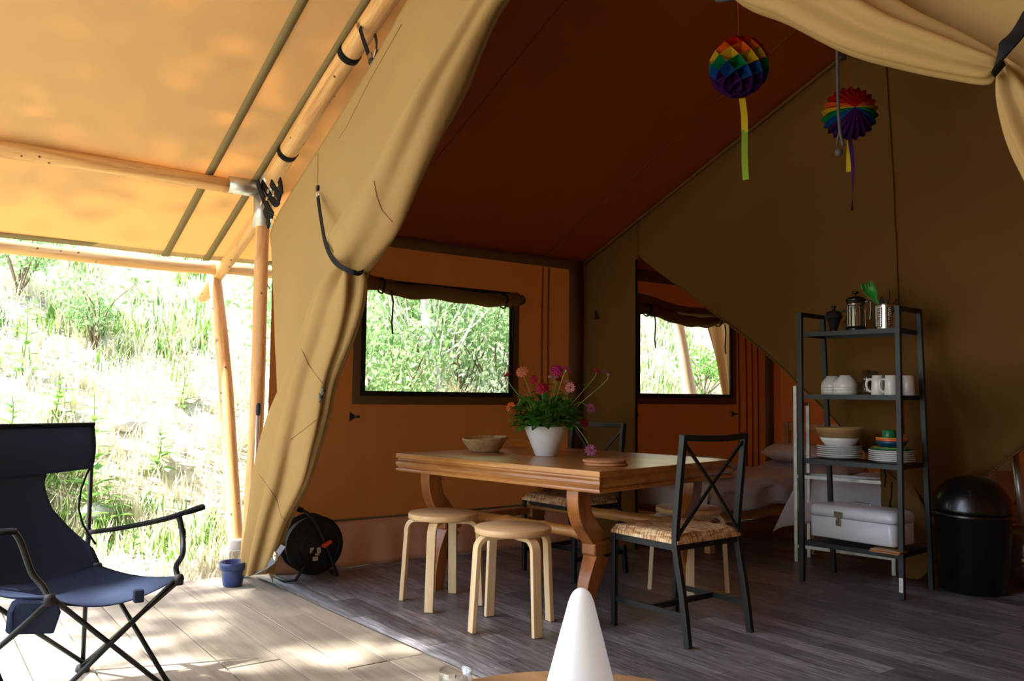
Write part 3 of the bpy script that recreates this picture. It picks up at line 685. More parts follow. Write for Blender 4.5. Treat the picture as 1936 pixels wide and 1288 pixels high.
# strap looped over the rafter with a steel buckle
sl_ = empty('strap_loop', (0, 0, 0), label='black strap looped over the upper rafter, ending in a steel buckle', cat='strap')
a0 = q(682, 60, 1.78); a1 = q(700, 108, 1.76)
mb = MB(); mb.bar(curve([q(680, 52, 1.80), q(688, 78, 1.77), q(699, 108, 1.765)], 10), 0.028, 0.003, (0, -1, 0)); mb.bar(curve([q(707, 60, 1.90), q(712, 80, 1.84), q(710, 104, 1.775)], 10), 0.022, 0.003, (0, -1, 0)); mb.build('webbing', M['strap'], sl_)
mb = MB(); mb.box(q(700, 110, 1.76), (0.035, 0.014, 0.05), Matrix.Rotation(-0.4, 3, 'Y')); mb.box(q(710, 103, 1.755), (0.018, 0.02, 0.05), Matrix.Rotation(0.5, 3, 'Y')); mb.build('buckle', M['steel'], sl_, bevel=0.004)
mb = MB(); mb.lathe([(0, -0.012), (0.018, -0.012), (0.02, 0), (0.018, 0.012), (0, 0.012)], 14, q(704, 117, 1.745), (0, 1, 0)); mb.build('strap_end', M['matt_black'], sl_)

# metal corner joint with sleeves and straps
jt = empty('corner_bracket', (0, 0, 0), label='tubular metal corner bracket joining the log poles, wrapped in black straps', cat='bracket')
mb = MB()
def sleeve(a, b, r): mb.tube([a, b], r, 20)
sleeve(J+V3(0, -0.03, -0.005), J+V3(0, -0.235, -0.006), 0.054); mb.build('beam_sleeve', M['alu'], jt)
mb = MB(); sleeve(V3(-5.298, 1.852, 2.31), V3(-5.298, 1.852, 2.11), 0.060); mb.build('post_sleeve', M['alu'], jt)
mb = MB(); sleeve(J+V3(0.02, 0, 0.01), J+V3(0.135, 0, 0.055), 0.058); sleeve(J+V3(-0.0, 0.05, 0), J+V3(-0.09, 0.08, -0.04), 0.06); mb.lathe([(0.02, -0.06), (0.052, -0.05), (0.055, 0.0), (0.05, 0.05), (0, 0.06)], 18, J); mb.build('rafter_sleeve', M['alu'], jt)
stp = [[(487, 345), (497, 372), (508, 395), (516, 408)], [(512, 345), (522, 362), (530, 375)], [(495, 345), (505, 362), (520, 385), (528, 380)], [(500, 395), (506, 410), (514, 402)], [(528, 340), (531, 352), (532, 368)], [(505, 415), (509, 428)]]
for i, s in enumerate(stp):
    mb = MB(); mb.bar(curve([q(x, y, 1.76+0.01*(i % 3)) for x, y in s], 10), 0.042, 0.008, (0, -1, 0)); mb.build('strap', M['strap'], jt)
for (x, y) in ((494, 384), (505, 376), (517, 366), (507, 362)):
    mb = MB(); mb.box(q(x, y, 1.74), (0.03, 0.01, 0.022), Matrix.Rotation(x*0.1, 3, 'Y')); mb.build('buckle', M['steel'], jt, bevel=0.003)
mb = MB(); mb.tube(curve([q(508, 405, 1.75), q(515, 410, 1.74), q(521, 418, 1.74), q(520, 428, 1.74)], 12), 0.0015, 5); mb.tube(curve([q(505, 400, 1.75), q(517, 405, 1.74), q(524, 412, 1.74)], 12), 0.0015, 5); mb.build('cord', M['matt_black'], jt)

# concrete footing under the leaning pole, broom handle against the corner pole
ft = MB(); c = PZ(453, 1058, -0.02); ft.box((0, 0, 0.0), (0.16, 0.16, 0.16)); ft.lathe([(0, 0.08), (0.062, 0.08), (0.062, 0.14), (0.0, 0.14)], 16)
f_ = tag(ft.build('footing_block', M['concrete'], bevel=0.006), 'grey concrete footing block under the leaning pole', 'block'); f_.location = (-5.72, 1.9, -0.08)
bh = empty('broom_handle', (-5.08, 1.86, 0), label='pale broom handle with a black tip leaning by the corner pole', cat='broom')
p0 = V3(-5.1, 1.78, -0.1); p1 = PY(489, 762, 1.80)
bh.location = p0
mb = MB(); mb.tube([V3(0, 0, 0), (p1-p0)*0.955], 0.0115, 12); mb.build('stick', M['alu'], bh)
mb = MB(); d = p1-p0; mb.tube([d*0.93, d*0.95, d*0.985, d], 0.015, 12, scales=[0.8, 1, 1, 0.55]); mb.build('grip', M['matt_black'], bh)

# canvas flap hanging outside the far window
mb = MB(); rows = []
for i in range(17):
    t = i/16; a = PX(1326+44*t, 585+175*t, -5.9); b = PX(1395, 585+175*t, -5.9)
    rows.append([a.lerp(b, j/12)+V3(0.03*math.sin(j*1.3+t*3), 0, 0) for j in range(13)])
mb.grid(rows); tag(mb.build('canvas_flap', M['khaki'], solid=0.002), 'sand canvas flap hanging outside the far window, at its right side', 'flap')
# sewn seams on the left curtain, laid on its cloth
bpy.context.view_layer.update()
dg_ = bpy.context.evaluated_depsgraph_get()
def on_scene(px, py, off=0.002):
    d = ray(px, py).normalized(); hit, loc, n_, *_ = SC.ray_cast(dg_, CAM, d); return loc-d*off if hit else PY(px, py, YF)
for pts in ([(707, 342), (712, 372), (722, 398), (742, 420)], [(570, 660), (583, 690), (604, 718), (618, 736)], [(621, 770), (600, 792), (575, 812), (548, 832)], [(490, 898), (508, 922), (524, 948), (532, 978), (546, 990)], [(601, 290), (601, 320), (600, 350)], [(640, 262), (655, 240), (700, 150), (760, 45)]):
    P_s = []
    for (a, b), (c, d_) in zip(pts, pts[1:]):
        for k in range(5): P_s.append(on_scene(a+(c-a)*k/5, b+(d_-b)*k/5))
    P_s.append(on_scene(*pts[-1])); mb = MB(); mb.tube(P_s, 0.0022, 5); mb.build('seam', M['seam'], cur)

# ================================================================ DINING TABLE
TR = math.radians(10.1); TC = V3(-3.532, 2.906, 0)
tb = empty('dining_table', TC, TR, 'heavy oak dining table with moulded edge and curved legs', 'table')
LX, LY, TZ = 1.405/2, 1.141/2, 0.729
mb = MB()
prof = [(0.0, TZ), (0.0, TZ-0.024), (-0.008, TZ-0.028)]
def ring_profile(mb, prof):
    rings = [[V3(sx*(LX+d), sy*(LY+d), z) for (sx, sy) in ((-1, -1), (1, -1), (1, 1), (-1, 1))] for (d, z) in prof]
    o = len(mb.v); mb.v += [tuple(p) for r in rings for p in r]; n = len(rings)
    for i in range(n-1):
        for j in range(4): mb.f.append((o+i*4+j, o+i*4+(j+1) % 4, o+(i+1)*4+(j+1) % 4, o+(i+1)*4+j)); mb.mi.append(0); mb.sm.append(False)
    mb.f.append((o+3, o+2, o+1, o)); mb.mi.append(0); mb.sm.append(False)
    mb.f.append(tuple(o+(n-1)*4+j for j in range(4))); mb.mi.append(0); mb.sm.append(False)
ring_profile(mb, prof); mb.build('tabletop', M['oak'], tb, bevel=0.002)
mb = MB(); ring_profile(mb, [(-0.010, TZ-0.028), (-0.009, TZ-0.036), (-0.002, TZ-0.044), (0.000, TZ-0.056), (-0.004, TZ-0.068), (-0.011, TZ-0.076), (-0.004, TZ-0.080), (-0.001, TZ-0.087), (-0.004, TZ-0.094), (-0.02, TZ-0.098)])
mb.build('moulding', M['oak'], tb)
for sx in (-1, 1):
    for sy in (-1, 1):
        fx, fy = sx*0.51, sy*0.426
        def P_(dx, dy, z): return V3(fx+sx*dx, fy+sy*dy, z)
        up = curve([P_(0, 0.05, 0.635), P_(0, 0.052, 0.58), P_(0, 0.03, 0.50), P_(0, -0.03, 0.43), P_(0, -0.075, 0.385)], 20)
        lo = curve([P_(0, -0.085, 0.325), P_(0, -0.055, 0.27), P_(0, -0.02, 0.19), P_(0, -0.004, 0.10), P_(0, 0.002, 0.0)], 20)
        mb = MB(); mb.sweep(up, [(-0.035, -0.045), (0.035, -0.045), (0.035, 0.045), (-0.035, 0.045)], (1, 0, 0), scales=[1.0]*20)
        for w in (up, lo): pass
        mb.sweep(lo, [(-0.035, -0.042), (0.035, -0.042), (0.035, 0.042), (-0.035, 0.042)], (1, 0, 0), scales=[1.15-0.45*i/19 for i in range(20)])
        lg = mb.build('leg', M['oak_leg'], tb, bevel=0.004)
        mb = MB(); mb.box(P_(0, -0.080, 0.355), (0.085, 0.125, 0.062)); mb.build('block', M['oak_leg'], lg, bevel=0.012, seg=3)
mb = MB()
for sy in (-1,):
    mb.tube(curve([V3(-0.50, -0.30, 0.40), V3(-0.2, -0.30, 0.402), V3(0.2, -0.30, 0.402), V3(0.50, -0.30, 0.40)], 30), 0.028, 14, scales=[1.0+0.22*max(0, math.cos(i*1.05))**10 for i in range(30)])
mb.build('stretcher', M['oak'], tb)
mb = MB(); mb.tube(curve([V3(-0.50, 0.30, 0.40), V3(0, 0.30, 0.402), V3(0.50, 0.30, 0.40)], 30), 0.028, 14, scales=[1.0+0.22*max(0, math.cos(i*1.05))**10 for i in range(30)]); mb.build('stretcher', M['oak'], tb)
for sx in (-1, 1):
    mb = MB(); mb.box((sx*0.51, 0, 0.365), (0.045, 0.62, 0.04)); mb.build('end_rail', M['oak_leg'], tb, bevel=0.006)

# ================================================================ STOOLS
def make_stool():
    root = empty('stool', (0, 0, 0), 0, None, 'stool', 'round birch stools at the dining table')
    mb = MB(); mb.lathe([(0, 0.42), (0.17, 0.42), (0.175, 0.424), (0.175, 0.446), (0.171, 0.45), (0, 0.45)], 48); mb.build('seat', M['birch_top'], root)
    for k in range(4):
        a = k*PI/2; d = V3(math.cos(a), math.sin(a), 0)
        P = [d*0.045+V3(0, 0, 0.409), d*0.13+V3(0, 0, 0.409)] + [d*(0.135+0.052*math.sin(t))+V3(0, 0, 0.409-0.052*(1-math.cos(t))) for t in [PI/2*i/8 for i in range(1, 9)]] + [d*0.193+V3(0, 0, 0.25), d*0.207+V3(0, 0, 0.0)]
        mb = MB(); mb.sweep(P, [(-0.011, -0.022), (0.011, -0.022), (0.011, 0.022), (-0.011, 0.022)], (d.y, -d.x, 0) if False else tuple(d+V3(0, 0, 0.01)), 0)
        mb.build('leg', M['birch'], root, bevel=0.003)
    return root
st = make_stool()
spots = [(-3.698, 2.269, 42.1, 'round birch stool farther left of the two at the near side of the table'), (-3.145, 2.305, 85.6, 'round birch stool nearest the white cone lamp, in front of the table'), (-3.195, 3.525, 45, 'round birch stool behind the rush-seated chair, towards the beds')]
for i, (x, y, a, lab) in enumerate(spots):
    o = st if i == 0 else copy_tree(st)
    o.location = (x, y, 0.0075); o.rotation_euler.z = math.radians(a); o['label'] = lab

# ================================================================ CHAIRS
def make_chair():
    root = empty('dining_chair', (0, 0, 0), 0, None, 'chair', 'black metal chairs with rush seats')
    W, S = 0.21, 0.024
    for sy in (-1, 1):
        mb = MB(); mb.box((0.21, sy*W, 0.21), (S, S, 0.42)); mb.build('leg', M['black_metal'], root, bevel=0.002)
        mb = MB(); mb.bar(curve([V3(-0.225, sy*W, 0.0), V3(-0.20, sy*W, 0.18), V3(-0.165, sy*W, 0.36), V3(-0.155, sy*W, 0.45), V3(-0.17, sy*W, 0.62), V3(-0.20, sy*W, 0.885)], 22), S, S+0.004, (1, 0, 0)); mb.build('rear_post', M['black_metal'], root, bevel=0.002)
    mb = MB()
    for sy in (-1, 1): mb.box((0.025, sy*W, 0.405), (0.37, 0.012, 0.028))
    mb.box((0.205, 0, 0.405), (0.012, 2*W, 0.028)); mb.box((-0.158, 0, 0.405), (0.012, 2*W, 0.028)); mb.build('seat_frame', M['black_metal'], root)
    mb = MB(); n = 26; top = []
    rows = []
    for i in range(n+1):
        r = []
        for j in range(n+1):
            u, v = i/n*2-1, j/n*2-1; e = max(abs(u), abs(v)); f = (1-e**10)**0.35 if e < 1 else 0
            crease = 0.006*max(0, 1-abs(abs(u)-abs(v))*5)*(1 if e < 0.95 else 0)
            rip = 0.0016*math.sin((u if abs(v) > abs(u) else v)*70)*(0.4+0.6*e)
            r.append(V3(0.028+u*0.2*(1+0.012*f), v*0.215, 0.432+0.034*f-crease*0.6+rip-0.004*(1-e)))
        rows.append(r)
    mb.grid(rows)
    mb.grid([[V3(p.x, p.y, 0.418) for p in r] for r in rows[::n]])
    for s_ in (0, 1): 
        mb.grid([[rows[k*n if s_ == 0 else q_][q_ if s_ == 0 else k*n] if lvl else V3(*( (rows[k*n if s_ == 0 else q_][q_ if s_ == 0 else k*n]).xy ), 0.418) for lvl in (0, 1)] for k in (0,) for q_ in range(n+1)])
        mb.grid([[rows[n if s_ == 0 else q_][q_ if s_ == 0 else n] if lvl else V3(*((rows[n if s_ == 0 else q_][q_ if s_ == 0 else n]).xy), 0.418) for lvl in (0, 1)] for q_ in range(n+1)])
    mb.build('seat', M['rush'], root)
    mb = MB(); mb.bar(curve([V3(-0.20, -W, 0.874), V3(-0.222, -W*0.5, 0.870), V3(-0.23, 0, 0.868), V3(-0.222, W*0.5, 0.870), V3(-0.20, W, 0.874)], 14), 0.014, 0.028, (0, 0, 1)); mb.build('top_rail', M['black_metal'], root, bevel=0.002)
    for s in (-1, 1):
        mb = MB(); mb.bar([V3(-0.198, -s*W*0.96, 0.85), V3(-0.183+0.008*s, 0, 0.655), V3(-0.163, s*W*0.96, 0.455)], 0.014, 0.009, (1, 0, 0)); mb.build('cross_bar', M['black_metal'], root)
    mb = MB()
    for sy in (-1, 1): mb.box((0.0, sy*W, 0.125), (0.40, 0.010, 0.024))
    mb.box((-0.01, 0, 0.125), (0.018, 2*W, 0.024)); mb.build('stretcher', M['black_metal'], root)
    return root
ch = make_chair(); ch.location = (-2.70, 2.925, 0.008); ch.rotation_euler.z = math.radians(180+2); ch['label'] = 'black metal chair with X back and rush seat, nearest the viewer, its back to us'
c2 = copy_tree(ch); c2.location = (-3.905, 3.315, 0.008); c2.rotation_euler.z = math.radians(-85); c2['label'] = 'black metal chair with rush seat on the far side of the table, facing us'

# ================================================================ ON THE TABLE
TT = TZ+0.0005
vc = V3(-3.585, 2.84, TT)
vs = empty('vase', vc, 0, 'white conical ceramic vase holding the zinnias on the table', 'vase')
mb = MB(); mb.lathe([(0, 0), (0.055, 0), (0.058, 0.004), (0.088, 0.078), (0.120, 0.152), (0.1215, 0.156), (0.119, 0.160), (0.112, 0.160), (0.105, 0.156), (0.104, 0.150), (0.078, 0.09), (0.05, 0.02), (0, 0.015)], 48)
mb.build('body', M['vase'], vs)
# basket, woven
bc = V3(-4.0, 2.725, TT)
bk = empty('basket', bc, TR, 'oval woven willow basket on the left of the table', 'basket')
M['wicker'] = plain('wicker', C8(206, 178, 130), 0.7, var=0.2, vs=40)
mb = MB(); nR = 12; rows = []; N_ = 96
for i in range(nR*2+1):
    t = i/(nR*2); r0 = 0.075+0.052*t**0.8; z = 0.004+0.070*t
    rows.append([V3((r0+0.0035*math.sin(k/N_*2*PI*24)*(1 if i % 2 else -1))*math.cos(2*PI*k/N_)*0.82, (r0+0.0035*math.sin(k/N_*2*PI*24)*(1 if i % 2 else -1))*math.sin(2*PI*k/N_)*1.12, z+0.006*math.sin(2*PI*k/N_)*t) for k in range(N_)])
mb.grid(rows, wrap=True); mb.build('weave', M['wicker'], bk, solid=0.004)
mb = MB(); mb.tube([V3(0.127*math.cos(a)*0.82, 0.127*math.sin(a)*1.12, 0.076+0.006*math.sin(a)+0.002*math.sin(a*30)) for a in [2*PI*i/72 for i in range(72)]], 0.0055, 8, closed=True); mb.build('rim', M['wicker'], bk)
mb = MB(); mb.lathe([(0, 0.002), (0.078, 0.002), (0.08, 0.006), (0, 0.006)], 32); b_ = mb.build('base', M['wicker'], bk); b_.scale = (0.82, 1.12, 1)
mb = MB(); mb.tube(curve([V3(0.085, 0.11, 0.07), V3(0.13, 0.17, 0.066), V3(0.16, 0.22, 0.058)], 8), 0.0012, 5); mb.build('loose_cane', M['wicker'], bk)
# cork trivets
for i, (dx, lab) in enumerate(((0.004, 'lower round cork trivet at the near corner of the table'), (-0.003, 'upper round cork trivet lying on another at the table corner'))):
    mb = MB(); mb.lathe([(0, 0), (0.098, 0), (0.102, 0.003), (0.102, 0.010), (0.098, 0.013), (0.088, 0.013), (0.086, 0.0118), (0.084, 0.013), (0, 0.013)], 48)
    o = tag(mb.build('trivet', M['cork']), lab, 'trivet', 'cork trivets'); o.location = (-2.985+dx, 2.72+dx*0.5, TT+0.0134*i)

# zinnias: (pixel of the head, depth offset, colour, size, label, tilt towards)
def petalmat(n, a, b): return leafmat('petal_'+n, C8(*a), C8(*b), 60, 0.35)
PC = {'magenta': petalmat('magenta', (190, 24, 110), (216, 50, 140)), 'crimson': petalmat('crimson', (176, 14, 50), (206, 30, 76)), 'pink': petalmat('pink', (214, 130, 140), (236, 176, 176)),
      'salmon': petalmat('salmon', (228, 130, 84), (240, 164, 118)), 'orange': petalmat('orange', (224, 88, 24), (240, 120, 50)), 'mauve': petalmat('mauve', (170, 90, 130), (206, 130, 166)), 'pale': petalmat('pale_pink', (200, 140, 130), (230, 180, 160))}
M['disc'] = plain('flower_disc', C8(120, 70, 40), 0.9, var=0.4, vs=300)
cd = (CAM-vc).normalized()
fl = [((1053, 701), 0.00, 'magenta', 25, (0.2, 0.1, 0.5), 'magenta zinnia facing us, highest at the middle of the bunch'),
      ((1072, 699), -0.03, 'magenta', 22, (0.9, 0.5, 1.6), 'magenta zinnia seen edge-on just right of the highest bloom'),
      ((987, 703), 0.02, 'salmon', 25, (-0.4, -0.3, 0.8), 'salmon zinnia standing high on the left'),
      ((960, 710), 0.03, 'crimson', 18, (-0.6, -0.6, 2.4), 'dark crimson zinnia edge-on, farthest left in front of the window'),
      ((1009, 719), 0.05, 'crimson', 19, (-0.6, -0.2, 0.4), 'red zinnia half hidden left of centre, above the magenta-red one'),
      ((1025, 735), -0.06, 'crimson', 26, (0.0, 0.0, 0.7), 'deep pink-red zinnia facing us low in the middle'),
      ((1046, 713), 0.05, 'pale', 22, (0.0, 0.2, 1.4), 'faded pale pink zinnia below the highest magenta one'),
      ((1056, 716), 0.08, 'crimson', 14, (0.6, 0.3, 0.5), 'small red zinnia behind the faded pink one'),
      ((1076, 722), 0.03, 'pink', 17, (0.3, 0.2, 1.2), 'light pink zinnia peeping over another right of centre'),
      ((1078, 733), -0.05, 'pink', 19, (0.1, 0.0, -0.1), 'light pink zinnia with a brown eye facing us, right of centre'),
      ((1128, 703), 0.03, 'crimson', 18, (0.5, 0.4, 1.0), 'red zinnia on a long stem leaning right'),
      ((1151, 706), 0.0, 'mauve', 22, (0.6, 0.6, 1.4), 'pink zinnia on the longest stem, farthest right'),
      ((1117, 772), 0.02, 'mauve', 20, (0.4, 0.8, 0.2), 'mauve zinnia drooping on the right, level with the leaves'),
      ((966, 770), 0.0, 'orange', 20, (-0.6, -0.7, 0.1), 'orange zinnia hanging low on the left'),
      ((1104, 800), 0.04, 'crimson', 18, (0.4, 0.3, 0.4), 'dull red zinnia low on the right behind the leaves'),
      ((1117, 852), -0.12, 'mauve', 22, (-0.2, -0.2, -0.2), 'mauve zinnia hanging on a bent stem down to the table')]
def leafshape(mb, p, d, up, L, w, mi=0):
    d = d.normalized(); s = d.cross(up); s = s.normalized() if s.length > 1e-3 else V3(1, 0, 0); n_ = s.cross(d).normalized(); rows = []
    for i in range(6):
        t = i/5; ww = w*math.sin(PI*min(1, t*0.92+0.06))**0.8*(1-0.35*t); c = p+d*(L*t)-n_*(L*0.25*t*t)
        rows.append([c-s*ww+n_*ww*0.3, c, c+s*ww+n_*ww*0.3])
    mb.grid(rows, mi)
rnd = random.Random(11)
vdep = (vc-CAM).dot(cf)
base0 = vc+V3(0, 0, 0.10)
for (pxy, dd, colr, szp, tilt, lab) in fl:
    d = ray(*pxy); head = CAM + d*((vdep+dd)/d.dot(cf)); R = szp*vdep/F_PX/2*1.0
    v = cd*(1.0 if tilt[2] < 1.0 else 0.35) + V3(tilt[0]*0.588, tilt[0]*0.809, 0) + V3(0, 0, tilt[2]*0.7)
    if lab.startswith('mauve zinnia hanging'): v = cd + V3(0, 0, -0.2)
    v.normalize(); root = empty('zinnia', head, 0, lab, 'flower', 'zinnias in the white vase')
    s = v.orthogonal().normalized(); t_ = v.cross(s); mb = MB(); n = 13 if szp > 18 else 10
    for layer, (rr, k, lift) in enumerate(((1.0, n, 0.10), (0.72, n-2, 0.24), (0.46, n-5, 0.36)) if colr in ('crimson', 'magenta', 'salmon') else ((1.0, n, 0.08),)):
        for i in range(k):
            a = 2*PI*(i+0.5*layer)/k + rnd.uniform(-0.08, 0.08); e = s*math.cos(a)+t_*math.sin(a); w = R*rr*PI/k*0.86; sd_ = v.cross(e)
            r = []
            for (f, ww, h) in ((0.12, 0.25, lift*0.6), (0.45, 0.62, lift), (0.8, 0.95, lift*0.9), (0.95, 0.75, lift*0.6), (1.02, 0.25, lift*0.3)):
                c = e*(R*rr*f)+v*(R*h*0.6+0.002*layer); r.append([c-sd_*w*ww*0.9, c+v*0.001, c+sd_*w*ww*0.9])
            mb.grid(r)
    mb.build('petals', PC[colr], root, solid=0.0006)
    mb = MB(); mb.lathe([(0, 0.30*R), (0.10*R, 0.28*R), (0.19*R, 0.18*R), (0.2*R, 0.02*R), (0, 0)], 12, axis=v); mb.build('flower_centre', M['disc'], root)
    mb = MB(); mb.lathe([(0.05*R, -0.42*R), (0.2*R, -0.32*R), (0.26*R, -0.08*R), (0.2*R, 0.0)], 10, axis=v); mb.build('calyx', M['stem'], root)
    b = base0-head + V3(rnd.uniform(-0.03, 0.03), rnd.uniform(-0.03, 0.03), 0)
    if pxy == (1117, 852): P = [-v*R*0.3, V3(-0.02, -0.02, 0.06), V3(-0.06, -0.06, 0.13)+V3(0, 0, 0), vc+V3(0.09, 0.10, 0.17)-head, vc+V3(0.03, 0.03, 0.15)-head]
    elif pxy == (966, 770): P = [-v*R*0.3, V3(0.02, 0.035, 0.02), V3(0.035, 0.06, 0.07), vc+V3(-0.05, -0.06, 0.20)-head, vc+V3(-0.03, -0.03, 0.1)-head]
    elif pxy in ((1117, 772), (1104, 800)): P = [-v*R*0.3, V3(-0.03, -0.05, 0.03), b*0.45+V3(0, 0, 0.06), b]
    else: P = [-v*R*0.3, -v*R*1.2+V3(0, 0, -0.015), b*0.5+V3(0, 0, -0.03)*0, b]
    mb = MB(); mb.tube(curve(P, 12), 0.0021, 6); mb.build('stem', M['stem'], root)
    if pxy[1] < 760 or pxy == (1117, 852):
        mb = MB(); P2 = curve(P, 12)
        for k in (5, 8):
            for sg in (-1, 1):
                dirv = V3(0.588*sg, 0.809*sg, rnd.uniform(-0.1, 0.5))+cd*rnd.uniform(-0.3, 0.5)
                leafshape(mb, P2[k], dirv, V3(0, 0, 1), rnd.uniform(0.035, 0.06) if pxy != (1117, 852) else 0.075, 0.012 if pxy != (1117, 852) else 0.022)
        mb.build('leaves', M['leaf'], root)
# the mass of leaves and bare stems in the neck of the vase
fo = empty('zinnia_foliage', vc+V3(0, 0, 0.15), 0, 'dense green zinnia leaves filling the mouth of the white vase', 'foliage')
mb = MB()
for i in range(330):
    a = rnd.uniform(0, 2*PI); rr = 0.155*math.sqrt(rnd.random()); h = rnd.uniform(-0.01, 0.19)*(1-0.4*rr/0.155)+0.01
    p = V3(rr*math.cos(a), rr*math.sin(a), h); d = V3(math.cos(a)*rr*9, math.sin(a)*rr*9, rnd.uniform(-0.5, 1.0))+V3(rnd.uniform(-0.6, 0.6), rnd.uniform(-0.6, 0.6), 0)
    leafshape(mb, p, d, V3(0, 0, 1), rnd.uniform(0.045, 0.085), rnd.uniform(0.016, 0.026))
mb.build('leaves', M['leaf'], fo)
mb = MB()
for i in range(16):
    a = rnd.uniform(0, 2*PI); mb.tube([V3(0.02*math.cos(a), 0.02*math.sin(a), -0.12), V3(0.06*math.cos(a), 0.06*math.sin(a), 0.04), V3(0.11*math.cos(a), 0.11*math.sin(a), rnd.uniform(0.13, 0.2))], 0.0018, 5)
mb.build('stems', M['stem'], fo)

# ================================================================ METAL SHELF
SR = math.radians(5.4); SO = V3(-3.002, 4.27, 0.008)
sh = empty('shelf_rack', SO, SR, 'dark grey metal shelf unit with four shelves and sloping rear legs, full of crockery', 'shelf')
SW, DB, DT, SHH = 0.572, 0.364, 0.262, 1.552; SZ = [1.435, 1.072, 0.70, 0.232]
S = 0.027
for lx in (0, SW):
    sg = 1 if lx == 0 else -1
    mb = MB(); mb.box((lx, 0, SHH/2), (S, S*0.9, SHH)); mb.build('front_leg', M['shelf_metal'], sh, bevel=0.002)
    mb = MB(); mb.bar([V3(lx, DB, 0), V3(lx, DT, SHH)], S, S*0.9, (0, 1, 0)); mb.build('rear_leg', M['shelf_metal'], sh, bevel=0.002)
    mb = MB(); mb.box((lx, DT/2, SHH-0.012), (S, DT, 0.024)); mb.build('top_bar', M['shelf_metal'], sh, bevel=0.002)
for z in SZ:
    d = DB+(DT-DB)*z/SHH; mb = MB()
    mb.box((SW/2, d/2, z-0.004), (SW-S, d-0.01, 0.004)); mb.box((SW/2, 0.008, z-0.014), (SW-S, 0.004, 0.026)); mb.box((SW/2, d-0.012, z-0.014), (SW-S, 0.004, 0.026))
    for lx in (S/2+0.002, SW-S/2-0.002): mb.box((lx, d/2, z-0.014), (0.004, d-0.02, 0.026))
    mb.build('shelf', M['shelf_metal'], sh)
mb = MB(); mb.box((SW, -0.0135, 0.075), (0.02, 0.001, 0.075)); lb = mb.build('leg_label', M['paper_label'], sh)
mb = MB()
for i in range(7): mb.box((SW-0.002, -0.0145, 0.048+i*0.009), (0.006+0.002*(i % 3), 0.0006, 0.0018))
mb.build('print', M['matt_black'], lb)
def on_sh(px, ly, lvl): 
    y = SO.y+ly+0.03; p = PY(px, 750, y); return V3(p.x, y, SZ[lvl]+0.0065)
def lathe_thing(name, prof, loc, mat, label, cat, group=None, n=36):
    mb = MB(); mb.lathe(prof, n); o = tag(mb.build(name, mat), label, cat, group); o.location = loc; return o
# coffee pot-like dripper: black cone in a stand
M['dark_glass'] = clear('smoked_glass', (0.10, 0.09, 0.09, 1), 0.15, 0.05)
dp = empty('coffee_dripper', on_sh(1578, 0.13, 0), 0, 'black cone-shaped coffee dripper with a knobbed lid on the top shelf', 'dripper')
mb = MB(); mb.lathe([(0, 0.0), (0.012, 0.0), (0.016, 0.01), (0.042, 0.085), (0.05, 0.088), (0.052, 0.094), (0.045, 0.1), (0.044, 0.118), (0.03, 0.128), (0, 0.13)], 28); mb.build('cone', M['matt_black'], dp)
mb = MB(); mb.lathe([(0, 0.128), (0.014, 0.128), (0.008, 0.142), (0.016, 0.15), (0.014, 0.158), (0, 0.16)], 18); mb.build('knob', M['matt_black'], dp)
mb = MB(); mb.tube(curve([V3(0.04, 0.02, 0.125), V3(0.062, 0.03, 0.125), V3(0.066, 0.033, 0.09), V3(0.05, 0.025, 0.06)], 12), 0.006, 8); mb.build('handle', M['matt_black'], dp)
mb = MB()
for k in range(3):
    a = k*2.1; mb.tube([V3(0.02*math.cos(a), 0.02*math.sin(a), 0.03), V3(0.03*math.cos(a), 0.03*math.sin(a), 0.0)], 0.003, 6)
mb.build('foot_ring', M['matt_black'], dp)
lathe_thing('saucer', [(0, 0), (0.03, 0), (0.05, 0.004), (0.05, 0.006), (0.03, 0.003), (0, 0.003)], on_sh(1566, 0.05, 0), M['glass'], 'small clear glass dish at the left end of the top shelf', 'dish')
# press pot
pp = empty('french_press', on_sh(1620, 0.12, 0), math.radians(20), 'glass coffee press with black lid and handle on the top shelf', 'coffee press')
mb = MB(); mb.lathe([(0, 0.012), (0.046, 0.012), (0.047, 0.02), (0.047, 0.175), (0.0485, 0.178), (0.045, 0.178), (0.0445, 0.02), (0, 0.016)], 32); mb.build('beaker', M['glass'], pp)
mb = MB(); mb.lathe([(0, 0), (0.052, 0), (0.054, 0.006), (0.054, 0.026), (0.0505, 0.028), (0.0495, 0.012), (0, 0.01)], 32); mb.build('base', M['black_plastic'], pp)
mb = MB(); mb.lathe([(0, 0.205), (0.03, 0.2), (0.052, 0.188), (0.056, 0.182), (0.052, 0.168), (0.047, 0.168), (0.04, 0.18), (0, 0.18)], 32)
mb.lathe([(0.003, 0.2), (0.003, 0.215), (0.018, 0.217), (0.021, 0.222), (0.016, 0.23), (0, 0.232)], 20); mb.build('lid', M['black_plastic'], pp)
mb = MB(); mb.lathe([(0.0485, 0.146), (0.0495, 0.146), (0.0495, 0.164), (0.0485, 0.164)], 32); mb.build('collar', M['steel'], pp)
for k in range(4):
    a = k*PI/2+0.4; mb = MB(); mb.box((0.0495*math.cos(a), 0.0495*math.sin(a), 0.088), (0.003, 0.010, 0.12), Rz(a)); mb.build('strip', M['steel'], pp)
mb = MB(); mb.bar(curve([V3(0.05, 0, 0.165), V3(0.075, 0, 0.17), V3(0.083, 0, 0.15), V3(0.08, 0, 0.10), V3(0.076, 0, 0.065)], 16), 0.018, 0.010, (1, 0, 0)); mb.build('handle', M['black_plastic'], pp, bevel=0.003)
mb = MB(); mb.lathe([(0, 0.03), (0.043, 0.03), (0.043, 0.035), (0, 0.036)], 24); mb.tube([V3(0, 0, 0.03), V3(0, 0, 0.2)], 0.002, 6); mb.build('plunger', M['steel'], pp)
